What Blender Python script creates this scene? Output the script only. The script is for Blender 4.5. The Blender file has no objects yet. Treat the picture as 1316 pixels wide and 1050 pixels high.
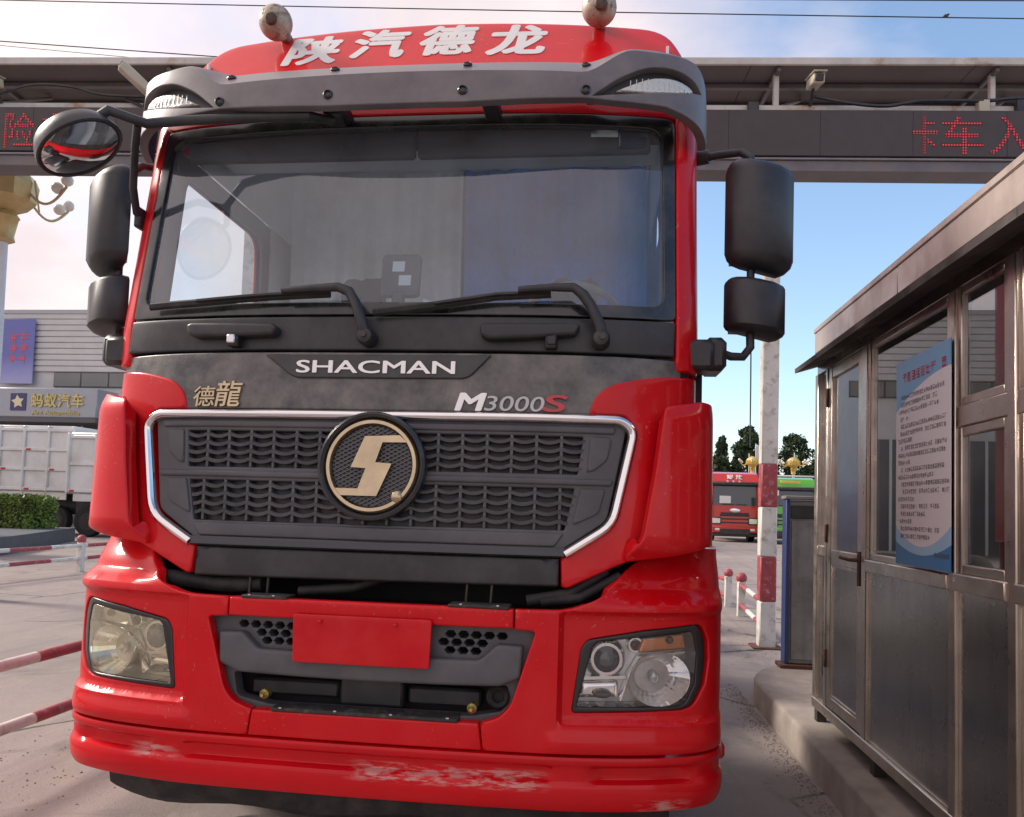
import bpy, bmesh, math, random, bisect
import numpy as np
from mathutils import Vector, Matrix, geometry
R = math.radians
scn = bpy.context.scene
COL = scn.collection

# ------------------------------------------------------------------ camera
cam_d = bpy.data.cameras.new('camera'); cam = bpy.data.objects.new('camera', cam_d); COL.objects.link(cam)
scn.camera = cam
yaw, pitch, roll = R(6.6), R(2.84), R(1.75)
fw = Vector((-math.sin(yaw)*math.cos(pitch), math.cos(yaw)*math.cos(pitch), math.sin(pitch)))
r0 = fw.cross(Vector((0, 0, 1))).normalized(); u0 = r0.cross(fw)
rt = r0*math.cos(roll) + u0*math.sin(roll); up = u0*math.cos(roll) - r0*math.sin(roll)
cam.matrix_world = Matrix(((rt.x, up.x, -fw.x, .8), (rt.y, up.y, -fw.y, -2.617), (rt.z, up.z, -fw.z, 1.45), (0, 0, 0, 1)))
cam_d.sensor_width = 36; cam_d.lens = 980/1316*36; cam_d.shift_y = 80/1316
cam_d.clip_start = .05; cam_d.clip_end = 3000
scn.render.resolution_x, scn.render.resolution_y = 1024, 817

# ------------------------------------------------------------------ sky
SUN_EL, SUN_AZ = R(36), R(-80)          # azimuth measured from +Y towards +X
world = bpy.data.worlds.new('World'); scn.world = world; world.use_nodes = True
nt = world.node_tree; nt.nodes.clear()
def N(nt, t, **k):
    n = nt.nodes.new(t)
    for a, b in k.items(): setattr(n, a, b)
    return n
out = N(nt, 'ShaderNodeOutputWorld'); bg = N(nt, 'ShaderNodeBackground')
sky = N(nt, 'ShaderNodeTexSky'); sky.sky_type = 'NISHITA'; sky.sun_disc = False
sky.sun_elevation = SUN_EL; sky.sun_rotation = SUN_AZ
sky.altitude = 50; sky.air_density = 1.15; sky.dust_density = .6; sky.ozone_density = 1.6
tc = N(nt, 'ShaderNodeTexCoord'); sx = N(nt, 'ShaderNodeSeparateXYZ')
nt.links.new(tc.outputs['Generated'], sx.inputs[0])
def math_n(nt, op, a, b=None, clamp=False):
    n = N(nt, 'ShaderNodeMath', operation=op); n.use_clamp = clamp
    for i, v in enumerate((a, b)):
        if v is None: continue
        if isinstance(v, (int, float)): n.inputs[i].default_value = v
        else: nt.links.new(v, n.inputs[i])
    return n.outputs[0]
zz = math_n(nt, 'ADD', math_n(nt, 'MAXIMUM', sx.outputs[2], 0.0), .22)
cx = math_n(nt, 'DIVIDE', sx.outputs[0], zz); cy = math_n(nt, 'DIVIDE', sx.outputs[1], zz)
cv = N(nt, 'ShaderNodeCombineXYZ'); nt.links.new(cx, cv.inputs[0]); nt.links.new(cy, cv.inputs[1]); cv.inputs[2].default_value = 7.9
cvr = N(nt, 'ShaderNodeVectorRotate', rotation_type='Z_AXIS'); cvr.inputs['Angle'].default_value = R(65); nt.links.new(cv.outputs[0], cvr.inputs['Vector']); cv = cvr
cn = N(nt, 'ShaderNodeTexNoise'); cn.inputs['Scale'].default_value = .62; cn.inputs['Detail'].default_value = 8; cn.inputs['Roughness'].default_value = .55; cn.inputs['Distortion'].default_value = .25
nt.links.new(cv.outputs[0], cn.inputs['Vector'])
cr = N(nt, 'ShaderNodeValToRGB'); cr.color_ramp.elements[0].position = .36; cr.color_ramp.elements[1].position = .50
nt.links.new(math_n(nt, 'SUBTRACT', cn.outputs['Fac'], math_n(nt, 'ADD', math_n(nt, 'MULTIPLY', sx.outputs[0], .20), math_n(nt, 'MULTIPLY', sx.outputs[1], .10))), cr.inputs[0])   # broken cloud, clearer towards +X +Y; unseen cloud behind the camera thickened for ambient light
cn2 = N(nt, 'ShaderNodeTexNoise'); cn2.inputs['Scale'].default_value = 1.9; cn2.inputs['Detail'].default_value = 6
nt.links.new(cv.outputs[0], cn2.inputs['Vector'])
ccol = N(nt, 'ShaderNodeMix', data_type='RGBA'); ccol.inputs['A'].default_value = (3.1, 2.75, 2.85, 1); ccol.inputs['B'].default_value = (4.1, 3.45, 3.4, 1)
cm2 = N(nt, 'ShaderNodeMapRange'); cm2.inputs[1].default_value = .36; cm2.inputs[2].default_value = .64; nt.links.new(cn2.outputs['Fac'], cm2.inputs[0]); nt.links.new(cm2.outputs[0], ccol.inputs['Factor'])
mixc = N(nt, 'ShaderNodeMix', data_type='RGBA')
nt.links.new(math_n(nt, 'MULTIPLY', cr.outputs['Color'], .995), mixc.inputs['Factor'])
skm = N(nt, 'ShaderNodeVectorMath', operation='SCALE'); skm.inputs['Scale'].default_value = .82; nt.links.new(sky.outputs[0], skm.inputs[0]); nt.links.new(skm.outputs[0], mixc.inputs['A']); nt.links.new(ccol.outputs['Result'], mixc.inputs['B'])
nt.links.new(mixc.outputs['Result'], bg.inputs['Color']); bg.inputs['Strength'].default_value = .1
nt.links.new(bg.outputs[0], out.inputs[0])

# ------------------------------------------------------------------ sun (soft, through thin cloud)
sl = bpy.data.lights.new('sun', 'SUN'); sun = bpy.data.objects.new('sun', sl); COL.objects.link(sun)
sl.energy = 1.5; sl.angle = R(14); sl.color = (1, .90, .80)
sdir = Vector((math.sin(SUN_AZ)*math.cos(SUN_EL), math.cos(SUN_AZ)*math.cos(SUN_EL), math.sin(SUN_EL)))
sun.rotation_euler = sdir.to_track_quat('Z', 'Y').to_euler()
sun.location = sdir*60

vs = scn.view_settings
vs.view_transform = 'Standard'; vs.look = 'None'; vs.gamma = 1; vs.exposure = 1.56
scn.cycles.use_denoising = True
scn.cycles.max_bounces = 8; scn.cycles.transparent_max_bounces = 12; scn.cycles.glossy_bounces = 5
scn.cycles.caustics_reflective = False; scn.cycles.caustics_refractive = False
scn.cycles.sample_clamp_indirect = 6

# ------------------------------------------------------------------ materials
MATS = {}
def mat(name, col=(.5, .5, .5), rough=.5, metal=0., var=0., vs_=4., bump=0., bs=60., coat=0., spec=.5, dust=None, streak=0., emit=0., rvar=0., coat_r=.08, mask=None, speck=None):
    if name in MATS: return MATS[name]
    m = bpy.data.materials.new(name); m.use_nodes = True; t = m.node_tree
    b = t.nodes['Principled BSDF']; L = t.links.new
    b.inputs['Base Color'].default_value = (*col, 1); b.inputs['Roughness'].default_value = rough; b.inputs['Metallic'].default_value = metal
    b.inputs['Coat Weight'].default_value = coat; b.inputs['Coat Roughness'].default_value = coat_r
    b.inputs['Specular IOR Level'].default_value = spec
    g = N(t, 'ShaderNodeNewGeometry')
    cur = None
    def noise(scale, detail=5, vec=None, rough_=.6):
        n = N(t, 'ShaderNodeTexNoise'); n.inputs['Scale'].default_value = scale; n.inputs['Detail'].default_value = detail; n.inputs['Roughness'].default_value = rough_
        L(vec or g.outputs['Position'], n.inputs['Vector']); return n.outputs['Fac']
    def ramp(fac, a, b_):
        r = N(t, 'ShaderNodeMapRange'); r.inputs['From Min'].default_value = a; r.inputs['From Max'].default_value = b_; r.clamp = True
        L(fac, r.inputs['Value']); return r.outputs['Result']
    def mixc_(fac, A, B):
        x = N(t, 'ShaderNodeMix', data_type='RGBA')
        for s, v in (('Factor', fac), ('A', A), ('B', B)):
            if isinstance(v, (tuple, float, int)): x.inputs[s].default_value = v if not isinstance(v, tuple) else (*v, 1)[:4]
            else: L(v, x.inputs[s])
        return x.outputs['Result']
    if var:
        lo = tuple(c*(1-var) for c in col); hi = tuple(min(1, c*(1+var)) for c in col)
        cur = mixc_(ramp(noise(vs_), .3, .7), lo, hi)
    if streak:
        mp = N(t, 'ShaderNodeMapping'); mp.inputs['Scale'].default_value = (1, 1, .12); L(g.outputs['Position'], mp.inputs['Vector'])
        f = ramp(noise(14, 4, mp.outputs[0]), .5, .75)
        f2 = math_n(t, 'MULTIPLY', f, streak)
        cur = mixc_(f2, cur or col, tuple(c*.45 for c in col))
    dfac = None
    if dust:
        dcol, amt, dsc, lo_, hi_ = dust
        dv = None
        if mask: dm_ = N(t, 'ShaderNodeMapping'); dm_.inputs['Scale'].default_value = (.28, .28, 1.5); L(g.outputs['Position'], dm_.inputs['Vector']); dv = dm_.outputs[0]   # scrapes run sideways
        dfac = math_n(t, 'MULTIPLY', ramp(noise(dsc, 8, dv, .65), lo_, hi_), amt)
        if mask:                                                   # scrapes where the thing has been rubbed: (x0, x1, z0, z1) patches
            sp_ = N(t, 'ShaderNodeSeparateXYZ'); L(g.outputs['Position'], sp_.inputs[0]); tot = None
            for x0, x1, z0, z1 in mask:
                q = None
                for o_, a, c, e in ((0, x0, x1, .05), (2, z0, z1, .008)):
                    f = math_n(t, 'MULTIPLY', ramp(sp_.outputs[o_], a-e, a+e), ramp(sp_.outputs[o_], c+e, c-e)); q = f if q is None else math_n(t, 'MULTIPLY', q, f)
                tot = q if tot is None else math_n(t, 'MAXIMUM', tot, q)
            dfac = math_n(t, 'MULTIPLY', dfac, tot)
        if speck: dfac = math_n(t, 'MAXIMUM', dfac, math_n(t, 'MULTIPLY', math_n(t, 'MULTIPLY', ramp(noise(speck, 3, None, .5), .66, .70), ramp(noise(2.3, 4), .42, .62)), .38))
        cur = mixc_(dfac, cur or col, dcol)
    if cur: L(cur, b.inputs['Base Color'])
    if rvar or dfac is not None:
        rr = rough
        a = math_n(t, 'MULTIPLY_ADD', ramp(noise(vs_*3, 5), .3, .7), rvar)
        a.node.inputs[2].default_value = rough - rvar/2
        if dfac is not None: a = math_n(t, 'ADD', a, math_n(t, 'MULTIPLY', dfac, .5), True)
        L(a, b.inputs['Roughness'])
        if coat and dfac is not None:
            c2 = math_n(t, 'MULTIPLY', math_n(t, 'SUBTRACT', 1., dfac, True), coat); L(c2, b.inputs['Coat Weight'])
    if bump:
        bn = N(t, 'ShaderNodeBump'); bn.inputs['Strength'].default_value = bump; bn.inputs['Distance'].default_value = .01
        L(noise(bs, 6), bn.inputs['Height']); L(bn.outputs[0], b.inputs['Normal'])
    if emit:
        b.inputs['Emission Color'].default_value = (*col, 1); b.inputs['Emission Strength'].default_value = emit
    MATS[name] = m; return m
def glass(name, tint=(1, 1, 1), dirt=0., dcol=(.55, .55, .52), refl=1., rough=.0, ds=3.):
    """thin pane: transparent with fresnel reflection and a film of dust"""
    if name in MATS: return MATS[name]
    m = bpy.data.materials.new(name); m.use_nodes = True; t = m.node_tree; t.nodes.clear(); L = t.links.new
    o = N(t, 'ShaderNodeOutputMaterial'); tr = N(t, 'ShaderNodeBsdfTransparent'); tr.inputs[0].default_value = (*tint, 1)
    gl = N(t, 'ShaderNodeBsdfAnisotropic'); gl.inputs['Roughness'].default_value = rough; gl.inputs[0].default_value = (1, 1, 1, 1)
    fr = N(t, 'ShaderNodeFresnel'); gg = N(t, 'ShaderNodeNewGeometry'); io = N(t, 'ShaderNodeMapRange'); io.inputs[3].default_value = 1.5; io.inputs[4].default_value = 1/1.5; L(gg.outputs['Backfacing'], io.inputs[0]); L(io.outputs[0], fr.inputs['IOR'])   # same reflectance from both sides of a thin pane
    mx = N(t, 'ShaderNodeMixShader'); L(math_n(t, 'MULTIPLY', fr.outputs[0], refl, True), mx.inputs[0]); L(tr.outputs[0], mx.inputs[1]); L(gl.outputs[0], mx.inputs[2])
    last = mx.outputs[0]
    if dirt:
        df = N(t, 'ShaderNodeBsdfDiffuse'); df.inputs[0].default_value = (*dcol, 1)
        g = N(t, 'ShaderNodeNewGeometry'); n = N(t, 'ShaderNodeTexNoise'); n.inputs['Scale'].default_value = ds; n.inputs['Detail'].default_value = 9; n.inputs['Roughness'].default_value = .62; n.inputs['Distortion'].default_value = .8
        L(g.outputs['Position'], n.inputs['Vector'])
        mr = N(t, 'ShaderNodeMapRange'); mr.inputs['From Min'].default_value = .3; mr.inputs['From Max'].default_value = .72; mr.inputs['To Min'].default_value = dirt*.25; mr.inputs['To Max'].default_value = dirt
        L(n.outputs['Fac'], mr.inputs['Value'])
        m2 = N(t, 'ShaderNodeMixShader'); L(mr.outputs[0], m2.inputs[0]); L(last, m2.inputs[1]); L(df.outputs[0], m2.inputs[2]); last = m2.outputs[0]
    L(last, o.inputs[0]); MATS[name] = m; return m

DUST = (.42, .36, .30)
red = mat('red_paint', (.63, .0008, .007), .42, var=.08, vs_=1.7, coat=.45, coat_r=.075, spec=.15, dust=(DUST, .05, 3.5, .45, .8), rvar=.10, speck=70)
redm = mat('red_paint_worn', (.59, .001, .008), .42, var=.12, vs_=2.5, coat=.3, spec=.2, dust=(DUST, .07, 5, .45, .75), rvar=.12)
redsc = mat('red_paint_scuffed', (.60, .001, .008), .40, var=.12, vs_=2.5, coat=.45, spec=.15, dust=((.62, .34, .31), .8, 42, .46, .56), rvar=.1, mask=((-.02, .62, .50, .552), (-.86, -.72, .515, .56), (.98, 1.10, .43, .47)))
hood = mat('black_hood_paint', (.040, .041, .046), .34, coat=.4, coat_r=.2, dust=((.42, .38, .33), .62, 9, .34, .8), bump=.16, bs=75, speck=160)
plas = mat('grey_plastic', (.075, .076, .085), .45, var=.15, vs_=3, bump=.05, bs=260, dust=((.26, .25, .24), .32, 4, .4, .8))
plas_d = mat('dark_plastic', (.024, .024, .028), .42, var=.2, vs_=4, bump=.05, bs=240, dust=((.2, .19, .18), .25, 7, .45, .85))
visg = mat('visor_plastic', (.125, .108, .118), .38, var=.14, vs_=2.5, coat=.25, coat_r=.25, bump=.03, bs=200, dust=((.34, .30, .29), .35, 5, .4, .8))
rubber = mat('rubber', (.012, .012, .013), .7, var=.3, vs_=8, dust=((.2, .18, .16), .3, 9, .45, .8))
frit = mat('black_glass_border', (.008, .009, .010), .18, coat=.5, dust=((.25, .24, .23), .22, 6, .4, .8))
chrome = mat('chrome', (.80, .80, .82), .10, 1., rvar=.08, dust=((.4, .38, .35), .15, 9, .5, .8))
gold = mat('champagne_metal', (.52, .43, .29), .30, 1., var=.12, vs_=9, rvar=.12, dust=((.3, .26, .2), .2, 14, .5, .8))
silver = mat('silver_letter', (.72, .72, .73), .28, .8)
white = mat('white_paint', (.78, .78, .76), .45)
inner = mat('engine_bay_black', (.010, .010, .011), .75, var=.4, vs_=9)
steel_d = mat('dark_steel', (.07, .065, .06), .45, .7, var=.3, vs_=12)

# ------------------------------------------------------------------ object helpers
WL = {}
def tag(o, label=None, cat=None, group=None, kind=None):
    if label: o['label'] = label
    if cat: o['category'] = cat
    if group: o['group'] = group
    if kind: o['kind'] = kind
    return o
def empty(name, loc, label=None, cat=None, group=None):
    o = bpy.data.objects.new(name, None); COL.objects.link(o); o.location = loc; o.empty_display_size = .2
    WL[o.name] = Vector(loc); return tag(o, label, cat, group)
def link(name, me, m, parent=None, ang=38, origin=None):
    """mesh in world coordinates -> object whose origin is the centre of its box, parented"""
    co = np.empty(len(me.vertices)*3); me.vertices.foreach_get('co', co); co = co.reshape(-1, 3)
    c = (co.min(0)+co.max(0))/2
    if origin is not None: c = np.array(origin, float)
    elif parent is None: c[2] = co[:, 2].min()
    me.vertices.foreach_set('co', (co-c).ravel())
    if ang:
        me.polygons.foreach_set('use_smooth', [True]*len(me.polygons)); me.set_sharp_from_angle(angle=R(ang))
    me.update()
    if m: me.materials.append(m)
    o = bpy.data.objects.new(name, me); COL.objects.link(o)
    c = Vector(c); WL[o.name] = c
    if parent: o.parent = parent; o.location = c - WL[parent.name]
    else: o.location = c
    return o
def copy_tree(o, loc=None, parent=None):
    c = o.copy(); COL.objects.link(c); c.parent = parent
    if loc is not None: c.location = loc
    WL[c.name] = Vector(c.location) + (WL[parent.name] if parent else Vector((0, 0, 0)))
    for ch in o.children: copy_tree(ch, None, c)
    return c
class MB:
    def __init__(s): s.v = []; s.f = []
    def add(s, v, f):
        b = len(s.v); s.v += [tuple(p) for p in v]; s.f += [tuple(i+b for i in q) for q in f]; return s
    def box(s, c, d, b=.004, M=None):
        c = Vector(c); h = Vector(d)/2; b = min(b, min(h)*.9)
        vs_ = []; idx = {}
        for i, sg in enumerate([(x, y, z) for x in (-1, 1) for y in (-1, 1) for z in (-1, 1)]):
            for a in range(3):
                p = [sg[k]*(h[k] - (0 if k == a else b)) for k in range(3)]
                idx[(sg, a)] = len(vs_); p = Vector(p)
                vs_.append((M @ p if M else p) + c)
        F = []
        for a in range(3):
            o1, o2 = [(1, 2), (2, 0), (0, 1)][a]
            for sgn in (-1, 1):
                q = []
                for (i, j) in ((-1, -1), (1, -1), (1, 1), (-1, 1)):
                    k = [0, 0, 0]; k[a] = sgn; k[o1] = i; k[o2] = j; q.append(idx[(tuple(k), a)])
                F.append(q if sgn > 0 else q[::-1])
            for i in (-1, 1):
                for j in (-1, 1):   # edge along axis a
                    k0 = [0, 0, 0]; k0[a] = -1; k0[o1] = i; k0[o2] = j; k1 = list(k0); k1[a] = 1
                    q = [idx[(tuple(k0), o1)], idx[(tuple(k1), o1)], idx[(tuple(k1), o2)], idx[(tuple(k0), o2)]]
                    F.append(q if i*j < 0 else q[::-1])
        for sg in [(x, y, z) for x in (-1, 1) for y in (-1, 1) for z in (-1, 1)]:
            q = [idx[(sg, 0)], idx[(sg, 1)], idx[(sg, 2)]]
            F.append(q if sg[0]*sg[1]*sg[2] > 0 else q[::-1])
        return s.add(vs_, F)
    def bx(s, x0, x1, y0, y1, z0, z1, b=.004): return s.box(((x0+x1)/2, (y0+y1)/2, (z0+z1)/2), (abs(x1-x0), abs(y1-y0), abs(z1-z0)), b)
    def tube(s, pts, r, n=8, caps=True, flat=1.):
        pts = [Vector(p) for p in pts]; rs = r if isinstance(r, (list, tuple)) else [r]*len(pts)
        T = [(pts[min(i+1, len(pts)-1)]-pts[max(i-1, 0)]).normalized() for i in range(len(pts))]
        a = Vector((0, 0, 1)) if abs(T[0].z) < .9 else Vector((1, 0, 0))
        nrm = (a - T[0]*a.dot(T[0])).normalized(); V = []
        for i, p in enumerate(pts):
            nrm = (nrm - T[i]*nrm.dot(T[i])).normalized(); bn = T[i].cross(nrm)
            for k in range(n):
                t = 2*math.pi*k/n; V.append(p + (nrm*math.cos(t)*flat + bn*math.sin(t))*rs[i])
        F = [(i*n+k, i*n+(k+1) % n, (i+1)*n+(k+1) % n, (i+1)*n+k) for i in range(len(pts)-1) for k in range(n)]
        if caps: F += [tuple(range(n))[::-1], tuple((len(pts)-1)*n+k for k in range(n))]
        return s.add(V, F)
    def lathe(s, prof, o=(0, 0, 0), M=None, n=20, caps=True):
        o = Vector(o); V = []
        for r, h in prof:
            for k in range(n):
                t = 2*math.pi*k/n; p = Vector((r*math.cos(t), r*math.sin(t), h)); V.append((M @ p if M else p)+o)
        F = [(i*n+k, i*n+(k+1) % n, (i+1)*n+(k+1) % n, (i+1)*n+k) for i in range(len(prof)-1) for k in range(n)]
        if caps: F += [tuple(range(n))[::-1], tuple((len(prof)-1)*n+k for k in range(n))]
        return s.add(V, F)
    def ball(s, c, r, n=16, sc=(1, 1, 1), M=None):
        m = n//2; pr = [(math.sin(math.pi*i/m)*r, -math.cos(math.pi*i/m)*r) for i in range(m+1)]
        pr[0] = (r*.02, -r); pr[-1] = (r*.02, r); A = Matrix.Diagonal(sc)
        return s.lathe(pr, c, (M @ A) if M else A, n)
    def prism(s, poly, f0, f1, holes=None):
        """poly: 2-D points; f0, f1 map (a,b)->3-D for the two ends"""
        tri = geometry.tessellate_polygon([[Vector((a, b, 0)) for a, b in poly]]); n = len(poly)
        V = [f0(a, b) for a, b in poly]+[f1(a, b) for a, b in poly]
        F = [tuple(t) for t in tri]+[tuple(i+n for i in t)[::-1] for t in tri]+[(i, (i+1) % n, (i+1) % n+n, i+n) for i in range(n)]
        return s.add(V, F)
    def build(s, name, m, parent=None, ang=38, fix=False, **k):
        me = bpy.data.meshes.new(name); me.from_pydata(s.v, [], s.f)
        if fix:
            bm = bmesh.new(); bm.from_mesh(me); bmesh.ops.recalc_face_normals(bm, faces=bm.faces); bm.to_mesh(me); bm.free()
        return link(name, me, m, parent, ang, **k)
def part(name, m, parent, fn, **k):
    b = MB(); fn(b); return b.build(name, m, parent, **k)

def rp(pts, seg=5):
    """polygon with (x,z[,radius]) corners -> rounded outline"""
    o = []; n = len(pts)
    for i, p in enumerate(pts):
        r = p[2] if len(p) > 2 else 0; P = Vector(p[:2])
        if r <= 0: o.append(tuple(P)); continue
        A = Vector(pts[i-1][:2]); B = Vector(pts[(i+1) % n][:2]); a = (A-P); b = (B-P); la, lb = a.length, b.length; a.normalize(); b.normalize()
        d = min(r, la*.48, lb*.48)
        for k in range(seg+1):
            t = k/seg; q = (P+a*d)*(1-t)**2 + P*2*t*(1-t) + (P+b*d)*t*t; o.append(tuple(q))
    return o
def mx(pts): return [(-p[0], *p[1:]) for p in pts][::-1]
def area(p): return sum(p[i-1][0]*p[i][1]-p[i][0]*p[i-1][1] for i in range(len(p)))/2
def dens(p, g):
    o = []
    for i in range(len(p)):
        a = p[i]; b = p[(i+1) % len(p)]; L = math.hypot(b[0]-a[0], b[1]-a[1]); k = max(1, int(math.ceil(L/g)))
        if L < 1e-6: continue
        o += [(a[0]+(b[0]-a[0])*t/k, a[1]+(b[1]-a[1])*t/k) for t in range(k)]
    return o
def inside(P, poly):
    x, y = P[:, 0], P[:, 1]; c = np.zeros(len(P), bool); n = len(poly)
    for i in range(n):
        x1, y1 = poly[i-1]; x2, y2 = poly[i]
        if y1 == y2: continue
        k = ((y1 > y) != (y2 > y)) & (x < (x2-x1)*(y-y1)/(y2-y1)+x1); c ^= k
    return c
def sdist(P, loops):
    d = np.full(len(P), 1e9)
    for lp in loops:
        A = np.array(lp); B = np.roll(A, -1, 0)
        for a, b in zip(A, B):
            ab = b-a; t = np.clip(((P-a)@ab)/max(ab@ab, 1e-12), 0, 1); q = P-(a+t[:, None]*ab); d = np.minimum(d, np.hypot(q[:, 0], q[:, 1]))
    return d
def nrm(S, u, v, e=1e-3):
    p = Vector(S(u-e, v)); q = Vector(S(u+e, v)); a = Vector(S(u, v-e)); b = Vector(S(u, v+e))
    return (q-p).cross(b-a).normalized()
def off(S, d):
    def F(u, v): return tuple(Vector(S(u, v)) + nrm(S, u, v)*d)
    return F
def panel(name, S, outer, m, parent, holes=(), r=.006, thick=.02, g=.05, ang=38, lines=()):
    """sheet on the surface S inside the outline, edges rounded by r, rim folded back by thick; lines = creases kept sharp"""
    outer = dens(outer, g); holes = [dens(h, g) for h in holes]
    if area(outer) < 0: outer = outer[::-1]
    holes = [h[::-1] if area(h) > 0 else h for h in holes]        # interior always to the left
    loops = [outer]+holes
    pts = []; edges = []; nb = 0
    for lp in loops:
        b = len(pts); pts += lp; edges += [(b+i, b+(i+1) % len(lp)) for i in range(len(lp))]
    nb = len(pts)
    ins = []; inner_e = []
    for lp in loops:
        A = np.array(lp); t = np.roll(A, -1, 0)-np.roll(A, 1, 0); t /= np.maximum(np.hypot(t[:, 0], t[:, 1]), 1e-9)[:, None]
        nn = np.stack([-t[:, 1], t[:, 0]], 1)
        for d in (.12, .38, .7, 1.05): ins.append((A+nn*d*r, d*r))
    O = np.array(outer); lo = O.min(0); hi = O.max(0)
    gx, gy = np.meshgrid(np.arange(lo[0]+g*.37, hi[0], g), np.arange(lo[1]+g*.31, hi[1], g)); G = np.stack([gx.ravel(), gy.ravel()], 1)
    def ok(P, dmin):
        if not len(P): return P
        k = inside(P, outer)
        for h in holes: k &= ~inside(P, h)
        P = P[k]
        if not len(P): return P
        return P[sdist(P, loops) >= dmin]
    def okm(P, dmin):
        k = inside(P, outer)
        for h in holes: k &= ~inside(P, h)
        return k & (sdist(P, loops) >= dmin)
    for A, d in ins:
        km = okm(A, d*.93); ix = {}
        for i in range(len(A)):
            if km[i]: ix[i] = len(pts); pts.append(tuple(A[i]))
        for i in ix:
            j = (i+1) % len(A)
            if j in ix and np.hypot(*(A[i]-A[j])) < g*1.6: inner_e.append((ix[i], ix[j]))
    for ln in lines:
        q = []
        for a, c in zip(ln, ln[1:]):
            k_ = max(1, int(math.hypot(c[0]-a[0], c[1]-a[1])/(g*.8))); q += [(a[0]+(c[0]-a[0])*t/k_, a[1]+(c[1]-a[1])*t/k_) for t in range(k_)]
        q = np.array(q+[ln[-1]]); km = okm(q, r*1.2); prev = None
        for p, o_ in zip(q, km):
            if o_:
                pts.append(tuple(p))
                if prev is not None: inner_e.append((prev, len(pts)-1))
                prev = len(pts)-1
            else: prev = None
    pts += [tuple(p) for p in ok(G, max(r*1.4, g*.3))]
    res = geometry.delaunay_2d_cdt([Vector(p) for p in pts], edges+inner_e, [], 0, 1e-6)
    V2 = np.array([tuple(p) for p in res[0]]); F = [tuple(f) for f in res[2]]
    cen = np.array([V2[list(f)].mean(0) for f in F]); k = inside(cen, outer)
    for h in holes: k &= ~inside(cen, h)
    F = [f for f, q in zip(F, k) if q]
    d = sdist(V2, loops); V = []
    for (u, v), dd in zip(V2, d):
        s_ = 0
        if dd < r: s_ = r-math.sqrt(max(r*r-(r-dd)**2, 0))
        p = Vector(S(u, v))
        if s_ > 0: p -= nrm(S, u, v)*s_
        V.append(p)
    # rim
    orig = {}
    for i, o_ in enumerate(res[3]):
        for j in o_: orig[j] = i
    fo = [f if ((V2[f[1]]-V2[f[0]])[0]*(V2[f[2]]-V2[f[0]])[1]-(V2[f[1]]-V2[f[0]])[1]*(V2[f[2]]-V2[f[0]])[0]) > 0 else f[::-1] for f in F]
    back = {}
    for a, b in edges:
        a, b = orig.get(a), orig.get(b)
        if a is None or b is None or a == b: continue
        for q in (a, b):
            if q not in back: back[q] = len(V); V.append(Vector(V[q])-nrm(S, *V2[q])*thick)
        fo.append((b, a, back[a], back[b]))
    b_ = MB(); b_.v = [tuple(p) for p in V]; b_.f = fo
    return b_.build(name, m, parent, ang=ang)
def sweep_on(name, S, path, prof, m, parent, closed=False, ang=45, h0=0.):
    """ribbon along a (u,v) polyline on S; prof = [(across, height)]; mitred"""
    P = [Vector(p) for p in path]; n = len(P); V = []
    for i, p in enumerate(P):
        a = P[i-1] if (i or closed) else None; c = P[(i+1) % n] if (i < n-1 or closed) else None
        t1 = (p-a).normalized() if a is not None else None; t2 = (c-p).normalized() if c is not None else None
        t1 = t1 or t2; t2 = t2 or t1; n1 = Vector((-t1.y, t1.x)); n2 = Vector((-t2.y, t2.x)); mm = (n1+n2).normalized(); k = 1/max(mm.dot(n1), .4)
        for w, h in prof:
            q = p+mm*w*k; V.append(Vector(S(q.x, q.y))+nrm(S, q.x, q.y)*(h+h0))
    k = len(prof); F = []
    for i in range(n if closed else n-1):
        j = (i+1) % n
        F += [(i*k+a, j*k+a, j*k+a+1, i*k+a+1) for a in range(k-1)]
    if not closed: F += [tuple(range(k)), tuple((n-1)*k+a for a in range(k))[::-1]]
    b = MB(); b.v = [tuple(p) for p in V]; b.f = F
    return b.build(name, m, parent, ang=ang, fix=not closed)
def text2d(s, bold=0., ext=0.):
    c = bpy.data.curves.new('t', 'FONT'); c.body = s; c.size = 1; c.offset = bold; c.extrude = ext; c.resolution_u = 4
    o = bpy.data.objects.new('t', c); COL.objects.link(o); bpy.context.view_layer.update()
    me = bpy.data.meshes.new_from_object(o.evaluated_get(bpy.context.evaluated_depsgraph_get()))
    co = np.empty(len(me.vertices)*3); me.vertices.foreach_get('co', co); co = co.reshape(-1, 3)
    F = [tuple(p.vertices) for p in me.polygons]
    bpy.data.objects.remove(o); bpy.data.curves.remove(c); bpy.data.meshes.remove(me)
    return co, F
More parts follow.
